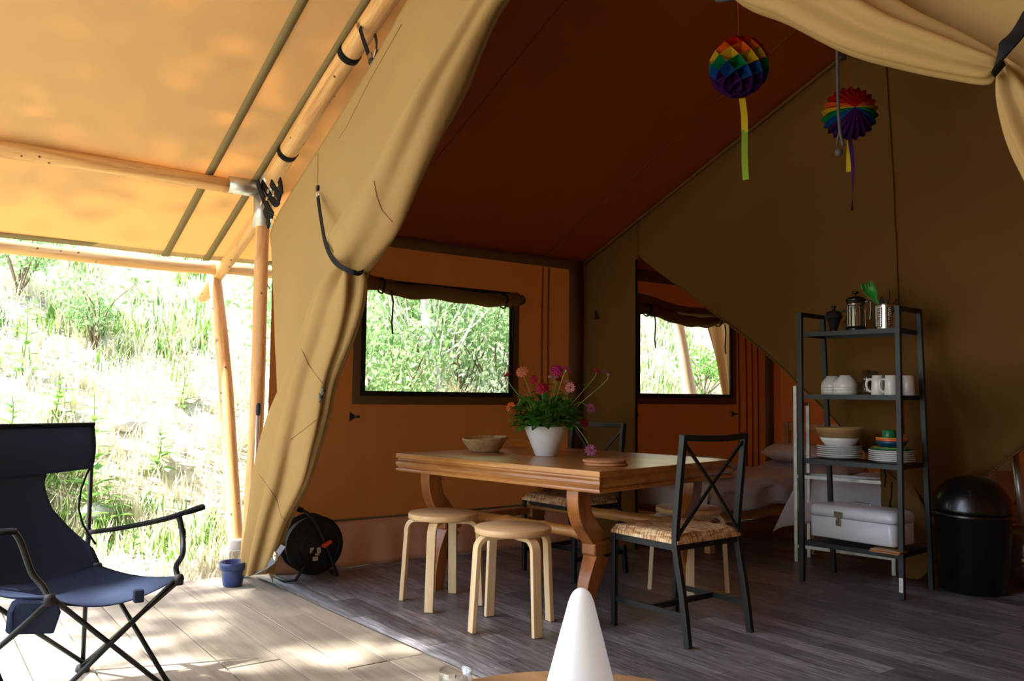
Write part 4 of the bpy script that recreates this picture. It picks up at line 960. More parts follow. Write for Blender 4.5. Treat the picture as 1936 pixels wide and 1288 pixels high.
# perforated steel holder
hl = on_sh(1678, 0.115, 0)
ho = empty('utensil_holder', hl, 0, 'perforated stainless steel utensil pot on the top shelf', 'utensil pot')
mb = MB(); N_ = 60; R_ = 0.058; nz = 28; H_ = 0.138
for i in range(nz):
    for k in range(N_):
        hole = (k % 10 in (1, 3, 5)) and (i % 2 == 1) and 2 < i < nz-3
        if hole: continue
        a, b = 2*PI*k/N_, 2*PI*(k+1)/N_; z0, z1 = H_*i/nz, H_*(i+1)/nz
        mb.add([V3(R_*math.cos(a), R_*math.sin(a), z0), V3(R_*math.cos(b), R_*math.sin(b), z0), V3(R_*math.cos(b), R_*math.sin(b), z1), V3(R_*math.cos(a), R_*math.sin(a), z1)], [(0, 1, 2, 3)], 0, True)
mb.lathe([(0, 0.001), (R_, 0.001)], 40); mb.lathe([(R_+0.001, H_), (R_+0.002, H_+0.002), (R_-0.001, H_+0.001)], 40)
mb.build('pot', M['steel'], ho, weld=True, solid=0.0008)
M['green_pl'] = plain('green_silicone', C8(44, 140, 48), 0.45)
def hp(px, py, dy=0.0): return PY(px, py, hl.y+dy)-hl
sp = empty('pasta_server', hl, 0, 'bright green pasta server standing in the steel utensil pot', 'utensil')
mb = MB(); tip = hp(1640, 540, -0.01); nk = hp(1650, 566); en = hp(1661, 578)
ax_ = (tip-nk).normalized(); side = ax_.cross(V3(0.588, -0.809, 0)).normalized(); fr = ax_.cross(side)
rows = []
for i in range(13):
    t = i/12; c = en.lerp(tip, t) + ax_*(0.0) + (side*0.0)
    w = interp(t, [(0, 0.006), (0.35, 0.012), (0.6, 0.03), (0.8, 0.034), (1.0, 0.030)]); dpth = interp(t, [(0, 0.003), (0.4, 0.006), (0.7, 0.022), (1.0, 0.016)])
    rows.append([c+side*(w*math.cos(a))+fr*(dpth*math.sin(a)) for a in [PI*k/12 for k in range(13)]])
mb.grid(rows)
for k in range(6):
    a = PI*(k+0.5)/6; c = tip+side*(0.030*math.cos(a))+fr*(0.016*math.sin(a)); mb.tube(curve([c-ax_*0.01, c+ax_*0.012, c+ax_*0.018-fr*0.008], 8), 0.004, 8, scales=[1, 1, 1, 1, 0.9, 0.8, 0.7, 0.5])
mb.build('head', M['green_pl'], sp, solid=0.003)
mb = MB(); mb.tube([en+ax_*0.004, V3(0.02, 0.01, 0.02)], 0.0065, 8); mb.build('handle', M['black_plastic'], sp)
ut = [('spoon', (1667, 560), 'black nylon spoon with a narrow blade in the steel pot'), ('whisk', (1681, 548), 'black curved tongs arm rising highest from the steel pot'), ('fork', (1697, 566), 'dark serving fork at the right of the steel pot'), ('knife', (1690, 572), 'short steel-bladed knife leaning in the steel pot')]
for i, (nm, pxy, lab) in enumerate(ut):
    t = hp(*pxy, dy=0.01*i); root = empty(nm, hl, 0, lab, 'utensil', 'dark utensils in the steel pot'); b = V3(-0.02+0.012*i, 0.01, 0.012)
    mb = MB(); mb.tube([b, b.lerp(t, 0.72)], 0.0045, 8); mb.build('handle', M['matt_black'], root)
    mb = MB(); m0 = b.lerp(t, 0.70); dr = (t-b).normalized(); sd_ = dr.cross(V3(0.588, -0.809, 0)).normalized()
    if nm == 'fork':
        for w_ in (-0.009, -0.003, 0.003, 0.009): mb.tube([m0, m0.lerp(t, 0.3)+sd_*w_, t+sd_*w_], 0.002, 6)
    elif nm == 'whisk': mb.tube(curve([m0, m0.lerp(t, 0.5)+sd_*0.006, t-sd_*0.002], 10), 0.0035, 8)
    else:
        w_ = 0.008 if nm == 'knife' else 0.010
        mb.sweep(curve([m0, m0.lerp(t, 0.3), m0.lerp(t, 0.7), t], 10), [(-w_, -0.0012), (w_, -0.0012), (w_, 0.0012), (-w_, 0.0012)], sd_, scales=[0.5, 0.8, 1, 1.1, 1.15, 1.1, 1, 0.8, 0.6, 0.3])
    mb.build('blade' if nm == 'knife' else 'head', M['steel'] if nm == 'knife' else M['matt_black'], root)
# upturned bowls, each bowl a thing, two stacks
def bowl_prof(): return [(0.060, 0.0), (0.064, 0.0), (0.0655, 0.02), (0.060, 0.045), (0.046, 0.066), (0.034, 0.074), (0.034, 0.082), (0.030, 0.082), (0.029, 0.077), (0, 0.075), (0, 0.071), (0.03, 0.069), (0.043, 0.062), (0.056, 0.042), (0.0605, 0.02), (0.060, 0.0)]
for s_, (px, ly, nm) in enumerate(((1574, 0.235, 'rear left'), (1599, 0.12, 'front'))):
    base = on_sh(px, ly, 1)
    for k in range(3):
        lathe_thing('bowl', bowl_prof(), base+V3(0, 0, 0.0155*k), M['white'], '%s upturned white bowl in the %s stack on the second shelf' % (('bottom', 'middle', 'top')[k], nm), 'bowl', 'upturned white bowls')
# tumblers, stacked in twos
def tumbler(loc, lab, s=1.0):
    return lathe_thing('glass_tumbler', [(0, 0.0), (0.022*s, 0.0), (0.0245*s, 0.004), (0.029*s, 0.085*s), (0.0275*s, 0.085*s), (0.023*s, 0.01), (0, 0.008)], loc, M['glass'], lab, 'glass', 'glass tumblers', 24)
g1 = on_sh(1641, 0.12, 1); tumbler(g1, 'lower glass tumbler of the front stack between the bowls and the mugs'); tumbler(g1+V3(0, 0, 0.056), 'upper glass tumbler of the front stack between the bowls and the mugs')
g2 = on_sh(1652, 0.225, 1); tumbler(g2, 'lower glass tumbler of the rear stack behind the first mug'); tumbler(g2+V3(0, 0, 0.056), 'upper glass tumbler of the rear stack behind the first mug')
g3 = on_sh(1624, 0.24, 1); tumbler(g3, 'single low glass tumbler behind the white bowls', 0.9)
# mugs
def mug(px, ly, ang, lab):
    root = empty('mug', on_sh(px, ly, 1), math.radians(ang), lab, 'mug', 'white mugs on the second shelf')
    mb = MB(); mb.lathe([(0, 0.0), (0.033, 0.0), (0.036, 0.004), (0.0325, 0.06), (0.0305, 0.108), (0.029, 0.109), (0.0275, 0.106), (0.029, 0.06), (0.032, 0.008), (0, 0.006)], 32); mb.build('body', M['white'], root)
    mb = MB(); mb.sweep(curve([V3(0.030, 0, 0.085), V3(0.045, 0, 0.088), V3(0.058, 0, 0.07), V3(0.056, 0, 0.04), V3(0.044, 0, 0.022), V3(0.033, 0, 0.02)], 16), [(0.004*math.cos(a), 0.006*math.sin(a)) for a in [2*PI*i/8 for i in range(8)]], (0, 1, 0), 0, True); mb.build('handle', M['white'], root)
mug(1660, 0.07, 215, 'tall white mug nearest the glasses, handle to the left')
mug(1685, 0.07, 215, 'tall white mug in the middle, beside the front leg of the shelf')
mug(1717, 0.17, 235, 'tall white mug at the right end, seen past the shelf leg')
# plates: left stack + big bowl
def plate(loc, r, mat, lab, grp, name='plate'):
    return lathe_thing(name, [(0, 0.0), (r*0.55, 0.0), (r*0.62, 0.003), (r*0.97, 0.0155), (r, 0.018), (r*0.985, 0.020), (r*0.62, 0.007), (r*0.5, 0.004), (0, 0.004)], loc, mat, lab, 'plate', grp, 44)
ordn = ['bottom', 'second from the bottom', 'third from the bottom', 'third from the top', 'second from the top', 'top']
pl0 = on_sh(1586, 0.165, 2)
for k in range(6): plate(pl0+V3(0, 0, 0.0118*k), 0.127, M['white'], 'white plate, %s of the left stack under the two-tone bowl' % ordn[k], 'white plates, left stack')
bb = empty('salad_bowl', pl0+V3(0, 0, 0.0118*5+0.0065), 0, 'large bowl with a bamboo upper half and white lower half, on the left plates', 'bowl')
M['bamboo'] = wood('bamboo_rings', C8(150, 110, 64), C8(206, 172, 116), 'X', 4, 0.4, stretch=0.05)
M['bamboo'].node_tree.nodes['Mapping'].inputs['Scale'].default_value = (0.1, 0.1, 9)
mb = MB(); mb.lathe([(0, 0.0), (0.06, 0.0), (0.075, 0.008), (0.1, 0.04), (0.108, 0.058), (0.104, 0.058), (0.095, 0.04), (0.07, 0.012), (0, 0.006)], 44); mb.build('lower_bowl', M['white'], bb)
mb = MB(); mb.lathe([(0.104, 0.058), (0.108, 0.058), (0.134, 0.116), (0.135, 0.118), (0.131, 0.118), (0.104, 0.058)], 44); mb.build('bamboo_band', M['bamboo'], bb)
pl1 = on_sh(1684, 0.15, 2)
for k in range(6): plate(pl1+V3(0, 0, 0.0105*k), 0.121, M['white'], 'white plate, %s of the right stack under the coloured dishes' % ordn[k], 'white plates, right stack')
z = 0.0105*6
M['gr'] = plain('green_melamine', C8(20, 116, 70), 0.35); M['yl'] = plain('lime_melamine', C8(150, 156, 40), 0.35); M['or'] = plain('orange_melamine', C8(226, 92, 40), 0.35); M['bl'] = plain('petrol_melamine', C8(14, 64, 92), 0.35); M['yw'] = plain('yellow_melamine', C8(206, 150, 40), 0.35)
plate(pl1+V3(0, 0, z), 0.112, M['gr'], 'thin green plastic plate on the right stack of white plates', 'coloured picnic plates'); plate(pl1+V3(0.004, 0.003, z+0.006), 0.106, M['yl'], 'thin lime plastic plate above the green one', 'coloured picnic plates')
def cbowl(dz, mat, lab, s=1.0): return lathe_thing('bowl', [(0, 0), (0.045*s, 0), (0.055*s, 0.006), (0.074*s, 0.030), (0.084*s, 0.048), (0.081*s, 0.048), (0.070*s, 0.030), (0.05*s, 0.009), (0, 0.005)], pl1+V3(0.002, 0.0, z+dz), mat, lab, 'bowl', 'coloured picnic bowls', 36)
cbowl(0.012, M['bl'], 'petrol blue plastic bowl, lowest of the coloured bowls'); cbowl(0.024, M['or'], 'orange plastic bowl nested in the blue one'); cbowl(0.030, M['yw'], 'yellow-rimmed plastic bowl nested topmost', 0.985)
lathe_thing('cup', [(0.040, 0.0), (0.042, 0.0), (0.033, 0.078), (0.031, 0.080), (0, 0.080), (0, 0.077), (0.03, 0.077), (0.040, 0.0)], pl1+V3(-0.012, 0.0, z+0.037), M['gr'], 'green plastic cup upside down on the coloured bowls', 'cup')
# bread bin
bi = empty('bread_bin', SO+V3(0.27, 0.165, SZ[3]+0.004), SR-math.radians(3), 'white enamel bread bin with a metal hasp on the bottom shelf', 'bread bin')
def rbox(w, d, r, n=6):
    P = []
    for (cx, cy, a0) in ((w/2-r, d/2-r, 0), (-w/2+r, d/2-r, PI/2), (-w/2+r, -d/2+r, PI), (w/2-r, -d/2+r, 3*PI/2)):
        for i in range(n+1): a = a0+PI/2*i/n; P.append((cx+r*math.cos(a), cy+r*math.sin(a)))
    return P
def stackbox(mb, levels, base=True, top=True):
    rings = []
    for (w, d, r, z) in levels: rings.append([V3(x, y, z) for x, y in rbox(w, d, r)])
    mb.grid(rings, wrap=True); k = len(rings[0]); o = len(mb.v)-k*len(rings)
    if base: mb.f.append(tuple(reversed(range(o, o+k)))); mb.mi.append(0); mb.sm.append(False)
    if top: mb.f.append(tuple(range(o+k*(len(rings)-1), o+k*len(rings)))); mb.mi.append(0); mb.sm.append(True)
mb = MB(); stackbox(mb, [(0.50, 0.23, 0.03, 0), (0.51, 0.24, 0.035, 0.008), (0.51, 0.24, 0.035, 0.116), (0.505, 0.235, 0.035, 0.118)]); mb.build('body', M['enamel'], bi)
mb = MB(); stackbox(mb, [(0.505, 0.235, 0.035, 0.121), (0.516, 0.246, 0.036, 0.122), (0.516, 0.246, 0.036, 0.150), (0.508, 0.238, 0.04, 0.168), (0.48, 0.21, 0.05, 0.181), (0.40, 0.14, 0.05, 0.188), (0.2, 0.06, 0.03, 0.190)]); lid = mb.build('lid', M['enamel'], bi)
mb = MB(); mb.tube(curve([V3(-0.06, 0, 0.190), V3(-0.05, 0, 0.200), V3(0, 0, 0.203), V3(0.05, 0, 0.200), V3(0.06, 0, 0.190)], 16), 0.004, 8); mb.build('handle', M['steel'], lid)
M['old_metal'] = plain('worn_metal', C8(132, 120, 98), 0.45, 0.8, var=0.35, vs=60)
mb = MB(); mb.box((-0.065, -0.127, 0.140), (0.05, 0.004, 0.03)); mb.box((-0.065, -0.128, 0.118), (0.02, 0.004, 0.04)); mb.box((-0.065, -0.128, 0.092), (0.026, 0.008, 0.032)); mb.lathe([(0.006, 0), (0.006, 0.004), (0, 0.004)], 12, (-0.065, -0.134, 0.096), (0, -1, 0)); mb.build('hasp', M['old_metal'], bi, bevel=0.002)
# boards poking from under the bin, and a white tray
for k, (lab, lx) in enumerate((('lower brown wooden board by the front leg under the bread bin', 0.50), ('upper brown wooden board by the front leg under the bread bin', 0.505))):
    mb = MB(); mb.box((0, 0, 0), (0.16, 0.10, 0.009)); o = tag(mb.build('chopping_board', M['oak'], bevel=0.003), lab, 'board', 'wooden boards on the bottom shelf')
    o.location = SO+V3(lx, 0.005+SR*lx-0.012, SZ[3]+0.0065+0.0095*k); o.rotation_euler.z = SR+0.05*k
# things need their own room: lift the bin on the boards
bi.location.z += 0.024

# ================================================================ GALVANISED RACK BEHIND THE SHELF
ra = empty('metal_rack', (-3.37, 4.735, 0.008), math.radians(12), 'bare galvanised steel rack frame standing behind the crockery shelf', 'rack')
gw = 0.018; RW, RD = 0.60, 0.20
for (x, y, h) in ((0, 0, 1.13), (RW, 0, 0.60), (0, RD, 1.02), (RW, RD, 0.60)):
    mb = MB(); mb.box((x, y, h/2), (gw+0.006, gw, h)); mb.build('post', M['galv'], ra, bevel=0.002)
for z in (0.545, 0.10):
    mb = MB(); mb.box((RW/2, 0, z), (RW-gw, 0.014, 0.020)); mb.build('front_rail', M['galv'], ra)
    mb = MB(); mb.box((RW/2, RD, z), (RW-gw, 0.014, 0.020)); mb.build('rear_rail', M['galv'], ra)
mb = MB(); mb.box((0, RD/2, 1.01), (0.014, RD, 0.020)); mb.build('side_rail', M['galv'], ra)
for z in (0.545, 0.10):
    for x in (0, RW): mb = MB(); mb.box((x, RD/2, z), (0.014, RD-gw, 0.018)); mb.build('side_rail', M['galv'], ra)

# ================================================================ RUBBISH BIN
rb = empty('dustbin', (-2.335, 4.885, 0.008), 0, 'tall black plastic dustbin with a domed lid', 'bin')
mb = MB(); mb.lathe([(0, 0), (0.165, 0), (0.172, 0.008), (0.195, 0.40), (0.200, 0.405), (0.200, 0.43), (0, 0.43)], 48); mb.build('body', M['black_plastic'], rb)
mb = MB(); mb.lathe([(0.203, 0.432), (0.208, 0.436), (0.205, 0.452), (0.197, 0.50), (0.172, 0.555), (0.13, 0.595), (0.07, 0.622), (0.0, 0.632)], 48); mb.build('lid', M['black_plastic'], rb)
mb = MB(); mb.poly([V3(-0.085, -0.18, 0.48), V3(0.085, -0.18, 0.48), V3(0.07, -0.155, 0.56), V3(-0.07, -0.155, 0.56)], 0.004, (0, -1, 0.4)); mb.build('flap', M['black_plastic'], rb, bevel=0.002)

# ================================================================ BEDS
def bed(name, x0, x1, y0, y1, top, label, wavy, hb, seed, sideskirt=0.2, foot_drop=0.25):
    root = empty(name, (x0, y0, 0.008), 0, label, 'bed'); w, l = x1-x0, y1-y0
    for (x, y) in ((0.03, 0.03), (w-0.03, 0.03), (0.03, l-0.03), (w-0.03, l-0.03)):
        mb = MB(); mb.box((x, y, 0.17 if y < 1 else hb/2), (0.05, 0.05, 0.34 if y < 1 else hb)); mb.build('leg', M['pine'], root, bevel=0.003)
    for x in (0.012, w-0.012): mb = MB(); mb.box((x, l/2, 0.27), (0.024, l-0.1, 0.11)); mb.build('side_rail', M['pine'], root, bevel=0.003)
    mb = MB(); mb.box((w/2, 0.012, 0.27), (w-0.1, 0.024, 0.11)); mb.build('foot_rail', M['pine'], root, bevel=0.003)
    for zz in (hb-0.04, hb-0.25): mb = MB(); mb.box((w/2, l-0.03, zz), (w-0.1, 0.022, 0.07)); mb.build('headboard_slat', M['pine'], root, bevel=0.003)
    mb = MB(); stackbox(mb, [(w-0.06, l-0.1, 0.05, 0.30), (w-0.04, l-0.08, 0.06, 0.32), (w-0.04, l-0.08, 0.06, top-0.07), (w-0.08, l-0.12, 0.06, top-0.05)])
    m_ = mb.build('mattress', M['sheet'], root); m_.location = (w/2, l/2, 0)
    tag(m_)
    d = empty('duvet', (x0, y0, 0.008), 0, None, None)
    mb = MB(); rows = []; nx, ny = 44, 70; ov = 0.05
    for i in range(nx+1):
        r = []
        for j in range(ny+1):
            u = i/nx; v = j/ny; x = -ov-sideskirt + u*(w+2*ov+2*sideskirt); y = -ov-foot_drop*0 + v*(l-0.1+ov)
            drop = 0
            if x < -ov: drop = -(x+ov); xx = -ov+0.02
            elif x > w+ov: drop = x-w-ov; xx = w+ov-0.02
            else: xx = x
            z = top + wavy*(0.8*noise.noise(V3(xx*3, y*2.2, seed)) + 0.5*noise.noise(V3(xx*7, y*6, seed+2))) + (0.06*smooth((y-(l-0.5))/0.2) if True else 0)
            edge = min(xx+ov, w+ov-xx); z -= 0.05*(1-smooth(edge/0.09))
            fy = y
            if v < 0.06: z -= 0.05*(1-v/0.06)
            if drop: 
                z = z-drop*0.95; xx += (-1 if x < 0 else 1)*(0.02*math.sin(y*17+seed)+0.02*noise.noise(V3(y*6, drop*8, seed))+drop*0.12)
            r.append(V3(xx, fy, z))
        rows.append(r)
    mb.grid(rows)
    # foot end hanging down
    rows = []
    for i in range(nx//2+1):
        u = i/(nx//2); x = -ov+u*(w+2*ov)
        rows.append([V3(x, -ov-0.02-0.03*t+0.015*math.sin(x*22+seed)*t, top-0.04-foot_drop*t+0.02*noise.noise(V3(x*5, t, seed))) for t in [k/8 for k in range(9)]])
    mb.grid(rows)
    bpy.data.objects.remove(d)
    tag(mb.build('duvet', M['sheet'], solid=0.006), 'rumpled white duvet spread over the %s' % ('bed along the orange wall' if seed == 1 else 'bed behind the crockery shelf'), 'duvet').location = (x0, y0, 0.008)
    return root
bed('bed', -4.62, -3.84, 4.45, 6.36, 0.46, 'pine bed along the orange wall under the far window', 0.035, 0.84, 1, 0.14, 0.14)
bed('bed', -3.50, -2.74, 5.03, 6.44, 0.50, 'pine bed standing behind the crockery shelf', 0.03, 0.84, 2, 0.16, 0.22)
def pillow(loc, rz, lab, s=1.0):
    mb = MB(); rows = []; n = 18
    for sgn in (1,):
        for i in range(n+1):
            u = i/n*2-1; r = []
            for k in range(28):
                a = 2*PI*k/28; r.append(V3(u*0.30*s, 0.19*s*math.copysign(abs(math.cos(a))**0.8, math.cos(a))*(1-0.08*abs(u)**3), 0.075*math.copysign(abs(math.sin(a))**1.0, math.sin(a))*(1-u**6)**0.6*(1+0.2*noise.noise(V3(u*3, a, loc[0]))))+V3(0, 0, 0.075))
            rows.append(r)
    mb.grid(rows, wrap=True); o = tag(mb.build('pillow', M['sheet']), lab, 'pillow', 'white pillows'); o.location = loc; o.rotation_euler.z = rz
pillow((-4.28, 4.78, 0.475), 0.2, 'white pillow at the near end of the bed by the orange wall', 0.95)
pillow((-4.25, 6.05, 0.53), 0.0, 'white pillow at the headboard of the bed by the orange wall', 0.95)
# sheet corner hanging off the nearer bed
mb = MB(); rows = []
c0 = [PY(1512, 905, 4.97), PY(1560, 904, 4.97), PY(1640, 906, 4.99), PY(1705, 908, 5.0)]
b0 = [PY(1466, 1005, 4.93), PY(1540, 985, 4.93), PY(1630, 992, 4.95), PY(1705, 1005, 4.95)]
T0 = curve(c0, 30); B0 = curve(b0, 30)
for i in range(30):
    rows.append([T0[i].lerp(B0[i], t)+V3(0, -0.03*math.sin(t*2)+0.012*math.sin(i*0.9)*t, 0.012*math.sin(i*0.6)*t) for t in [k/10 for k in range(11)]])
mb.grid(rows)
tag(mb.build('bed_sheet', M['sheet'], solid=0.004), 'white sheet corner hanging in a point beyond the metal rack', 'sheet')
# clear plastic bundle and pale post at the right edge
M['plastic_film'] = clear('plastic_film', (0.75, 0.76, 0.8, 1), 0.25, 0.12, 0.9)
bg = empty('plastic_bag', PY(1928, 1040, 5.3)*1.0, 0, 'crumpled clear plastic bag of bedding at the right edge of the picture', 'bag')
mb = MB(); rows = []
for i in range(17):
    t = i/16*PI; rows.append([V3((0.17*math.sin(t)+0.01)*(1+0.25*noise.noise(V3(a*2, t*3, 1)))*math.cos(a), (0.13*math.sin(t)+0.01)*(1+0.25*noise.noise(V3(a*2, t*3, 5)))*math.sin(a), 0.17-0.17*math.cos(t)) for a in [2*PI*k/24 for k in range(24)]])
mb.grid(rows, wrap=True); mb.build('film', M['plastic_film'], bg)
mb = MB(); mb.grid([[p*0.85+V3(0, 0, 0.02) for p in r] for r in rows], wrap=True); mb.build('filling', M['sheet'], bg)
bg.location.z = 0.01
mb = MB(); pt = empty('pale_post', PZ(1932, 1045)*1.0, 0, 'pale rod standing at the right edge behind the dustbin', 'post')
pt.location = (PY(1932, 900, 5.45).x, 5.45, 0.008); mb.tube([V3(0.0, 0, 0), V3(-0.01, 0, 0.45), V3(-0.04, 0, 0.78)], 0.022, 12); mb.build('rod', M['alu'], pt)

# ================================================================ PAPER BALLS
bands = [('red', (156, 24, 14)), ('orange', (190, 76, 26)), ('yellow', (176, 138, 30)), ('green', (12, 104, 58)), ('blue', (22, 64, 124)), ('purple', (58, 24, 74))]
PM = []
for n_, c_ in bands: PM.append(canvas('tissue_'+n_, C8(*c_), tuple(x*0.6 for x in C8(*c_)[:3])+(1,), 0.3, 300))
M['ribbon_y'] = canvas('ribbon_yellow', C8(214, 190, 50), None, 0.4); M['ribbon_g'] = canvas('ribbon_green', C8(150, 180, 60), None, 0.4); M['ribbon_p'] = canvas('ribbon_purple', C8(70, 36, 96), None, 0.3)
M['cord_red'] = plain('red_cord', C8(150, 16, 16), 0.7)
def ribbon(mb, pts, w, seed): mb.sweep(curve(pts, 24), [(-w/2, -0.0004), (w/2, -0.0004), (w/2, 0.0004), (-w/2, 0.0004)], (0.6, 0.8, 0.05), twist=seed)
b1c = PY(1397, 127, 2.75)
pb = empty('paper_ball', b1c, 0, 'rainbow honeycomb paper ball hanging on the left with a yellow-green streamer', 'paper ball', 'hanging rainbow paper balls')
R = 0.124; NL, MR = 9, 12
def node(i, j, r, tiltax=None):
    th = PI*(j/MR); a = 2*PI*((i+0.5*(j % 2))/NL)
    return V3(r*math.sin(th)*math.cos(a), r*math.sin(th)*math.sin(a), r*math.cos(th))
rotb = Matrix.Rotation(math.radians(14), 3, V3(-0.81, 0.59, 0)) @ Matrix.Rotation(0.5, 3, 'Z')
def bandof(z, R): t = (1-(z/R))/2; return 0 if t < 0.20 else 1 if t < 0.34 else 2 if t < 0.50 else 3 if t < 0.62 else 4 if t < 0.78 else 5
mb = MB()
for j in range(0, MR-1):
    for i in range(NL):
        if j % 2 == 0: T, L_, Rr, B_ = node(i, j, R), node(i-1, j+1, R), node(i, j+1, R), node(i, j+2, R)
        else: T, L_, Rr, B_ = node(i, j, R), node(i, j+1, R), node(i+1, j+1, R), node(i, j+2, R)
        ce = (T+B_+L_+Rr)/4; pit = ce.normalized()*(R*0.60); vs = [rotb @ x for x in (T, L_, B_, Rr, pit)]
        vm = V3(0, 0, 1)
        mb.add(vs, [(0, 1, 4), (1, 2, 4), (2, 3, 4), (3, 0, 4)], bandof((rotb @ ce).z + 0.1*(rotb @ ce).x, R*0.97))
mb.build('honeycomb', PM, pb, solid=0.0008)
mb = MB(); mb.tube([V3(0, 0, R*0.98), V3(-0.005, 0, 0.42), V3(-0.012, 0, 0.66)], 0.002, 6); mb.build('cord', M['cord_red'], pb)
mb = MB(); e1 = PY(1403, 186, 2.75)-b1c; e2 = PY(1408, 250, 2.75)-b1c; ribbon(mb, [e1, e1.lerp(e2, 0.5)+V3(0.004, 0, 0), e2], 0.026, 0.3); mb.build('streamer', M['ribbon_y'], pb)
mb = MB(); e3 = PY(1410, 340, 2.75)-b1c; ribbon(mb, [e2+V3(0, 0, 0.01), e2.lerp(e3, 0.5)+V3(-0.003, 0, 0), e3], 0.025, 0.5); mb.build('streamer', M['ribbon_g'], pb)
b2c = PY(1606, 216, 3.5)
p2 = empty('paper_ball', b2c, 0, 'rainbow fan-pleated paper ball hanging on the right behind a grey cord', 'paper ball', 'hanging rainbow paper balls')
tw_ = (CAM-b2c).normalized(); pole = (tw_+V3(0.10, 0.16, 0.24)).normalized(); qr = pole.to_track_quat('Z', 'Y').to_matrix()
mb = MB(); NP = 44; NR = 14; R2 = 0.124
for k in range(NP):
    for j in range(NR):
        def pt2(k_, j_):
            th = PI*j_/NR*1.0; a = 2*PI*k_/NP; r = R2*(1.0 if k_ % 2 else 0.86 if th < 2.6 else 1); return qr @ V3(r*math.sin(th)*math.cos(a), r*math.sin(th)*math.sin(a), R2*math.cos(th))
        A_, B_, C_, D_ = pt2(k, j), pt2(k+1, j), pt2(k+1, j+1), pt2(k, j+1); ce = (A_+B_+C_+D_)/4
        rim = qr @ V3(math.cos(2*PI*(k+0.5)/NP), math.sin(2*PI*(k+0.5)/NP), 0); h = rim.z*0.8+(ce.z/R2)*0.3
        bi_ = 0 if h > 0.42 else 1 if h > 0.18 else 2 if h > 0.02 else 3 if h > -0.28 else 4 if h > -0.6 else 5
        mb.add([A_, B_, C_, D_], [(0, 1, 2, 3)], bi_)
mb.build('pleats', PM, p2)
mb = MB(); mb.tube([V3(0, 0, R2*0.98), V3(-0.006, 0, 0.42), V3(-0.012, 0, 0.70)], 0.002, 6); mb.build('cord', M['cord_red'], p2)
mb = MB(); s1 = PY(1606, 265, 3.5)-b2c; s2 = PY(1604, 325, 3.5)-b2c; ribbon(mb, [s1, s1.lerp(s2, 0.5), s2], 0.022, 0.9); mb.build('streamer', M['ribbon_y'], p2)
mb = MB(); s3 = PY(1611, 398, 3.5)-b2c; ribbon(mb, [s1+V3(0.004, 0, 0), s1.lerp(s3, 0.4)+V3(0.012, 0, 0), s3], 0.020, 2.4); mb.build('streamer', M['ribbon_p'], p2)
# black hook above it, grey cord loop in front
mb = MB(); c = PY(1595, 105, 3.49); mb.box((0, 0, 0), (0.022, 0.01, 0.04)); mb.tube([V3(0, 0, 0.02), V3(0.01, 0, 0.1), V3(0, 0, 0.52)], 0.004, 6)
o = tag(mb.build('ceiling_hook', M['matt_black'], bevel=0.003), 'small black hook from which the right paper ball hangs', 'hook'); o.location = c
gc = empty('grey_cord', PY(1586, 288, 3.0), 0, 'doubled grey cord with a knob hanging in front of the right paper ball', 'cord'); g0 = gc.location.copy()
M['grey_cord'] = plain('grey_cord_mat', C8(70, 68, 66), 0.7)
mb = MB(); mb.tube(curve([PY(1583, 100, 3.0)+V3(0, 0, 0.4)-g0, PY(1583, 100, 3.0)-g0, PY(1585, 200, 3.0)-g0, PY(1588, 245, 3.0)-g0, PY(1594, 275, 3.0)-g0], 20), 0.0065, 8)
mb.tube(curve([PY(1587, 245, 3.0)-g0, PY(1582, 275, 3.0)-g0], 6), 0.004, 6); mb.build('cord', M['grey_cord'], gc)
mb = MB(); mb.lathe([(0, -0.016), (0.012, -0.012), (0.016, 0), (0.012, 0.012), (0, 0.016)], 14, V3(0, 0, 0)); mb.build('knob', M['grey_cord'], gc)

# ================================================================ CABLE REEL, FLOWER POT
rc = V3(-4.615, 1.955, 0.008)
cre = empty('cable_reel', rc, math.radians(-4), 'black cable reel on a tube stand against the tent wall', 'cable reel')
def disc(x0, x1, r): return [(0, x0), (r*0.3, x0), (r*0.97, x0), (r, x0+0.004), (r, x1-0.004), (r*0.97, x1), (0, x1)]
ax0 = V3(1, 0, 0); hc = V3(0, 0, 0.185)
mb = MB(); mb.lathe(disc(0.055, 0.072, 0.165), 48, hc, ax0)
for r in (0.06, 0.10, 0.14): mb.lathe([(r-0.004, 0.072), (r-0.002, 0.075), (r+0.002, 0.075), (r+0.004, 0.072)], 40, hc, ax0)
mb.build('front_disc', M['matt_black'], cre)
mb = MB(); mb.lathe(disc(-0.075, -0.06, 0.165), 40, hc, ax0); mb.build('rear_disc', M['matt_black'], cre)
mb = MB()
for k in range(12): mb.tube([V3(-0.05+0.009*k, 0.135*math.cos(a), 0.185+0.135*math.sin(a)) for a in [2*PI*i/36 for i in range(36)]], 0.0055, 6, closed=True)
mb.build('cable', M['matt_black'], cre)
mb = MB(); X_ = 0.088
mb.tube(curve([V3(0.03, -0.135, 0.40), V3(0.05, -0.06, 0.375), V3(X_, -0.02, 0.33), V3(X_, 0.05, 0.20), V3(X_, 0.12, 0.03), V3(X_, 0.125, 0.012)], 24), 0.0095, 10)
mb.tube([V3(X_, 0.125, 0.012), V3(-0.08, 0.14, 0.012)], 0.0095, 10)
mb.tube([V3(X_+0.004, -0.01, 0.16), V3(X_+0.05, -0.13, 0.02), V3(X_+0.01, -0.18, 0.012), V3(-0.07, -0.19, 0.012)], 0.0095, 10); mb.build('stand', M['black_metal'], cre)
mb = MB(); mb.tube([V3(0.005, -0.19, 0.425), V3(0.045, -0.07, 0.38)], 0.015, 12); mb.build('grip', M['matt_black'], cre)
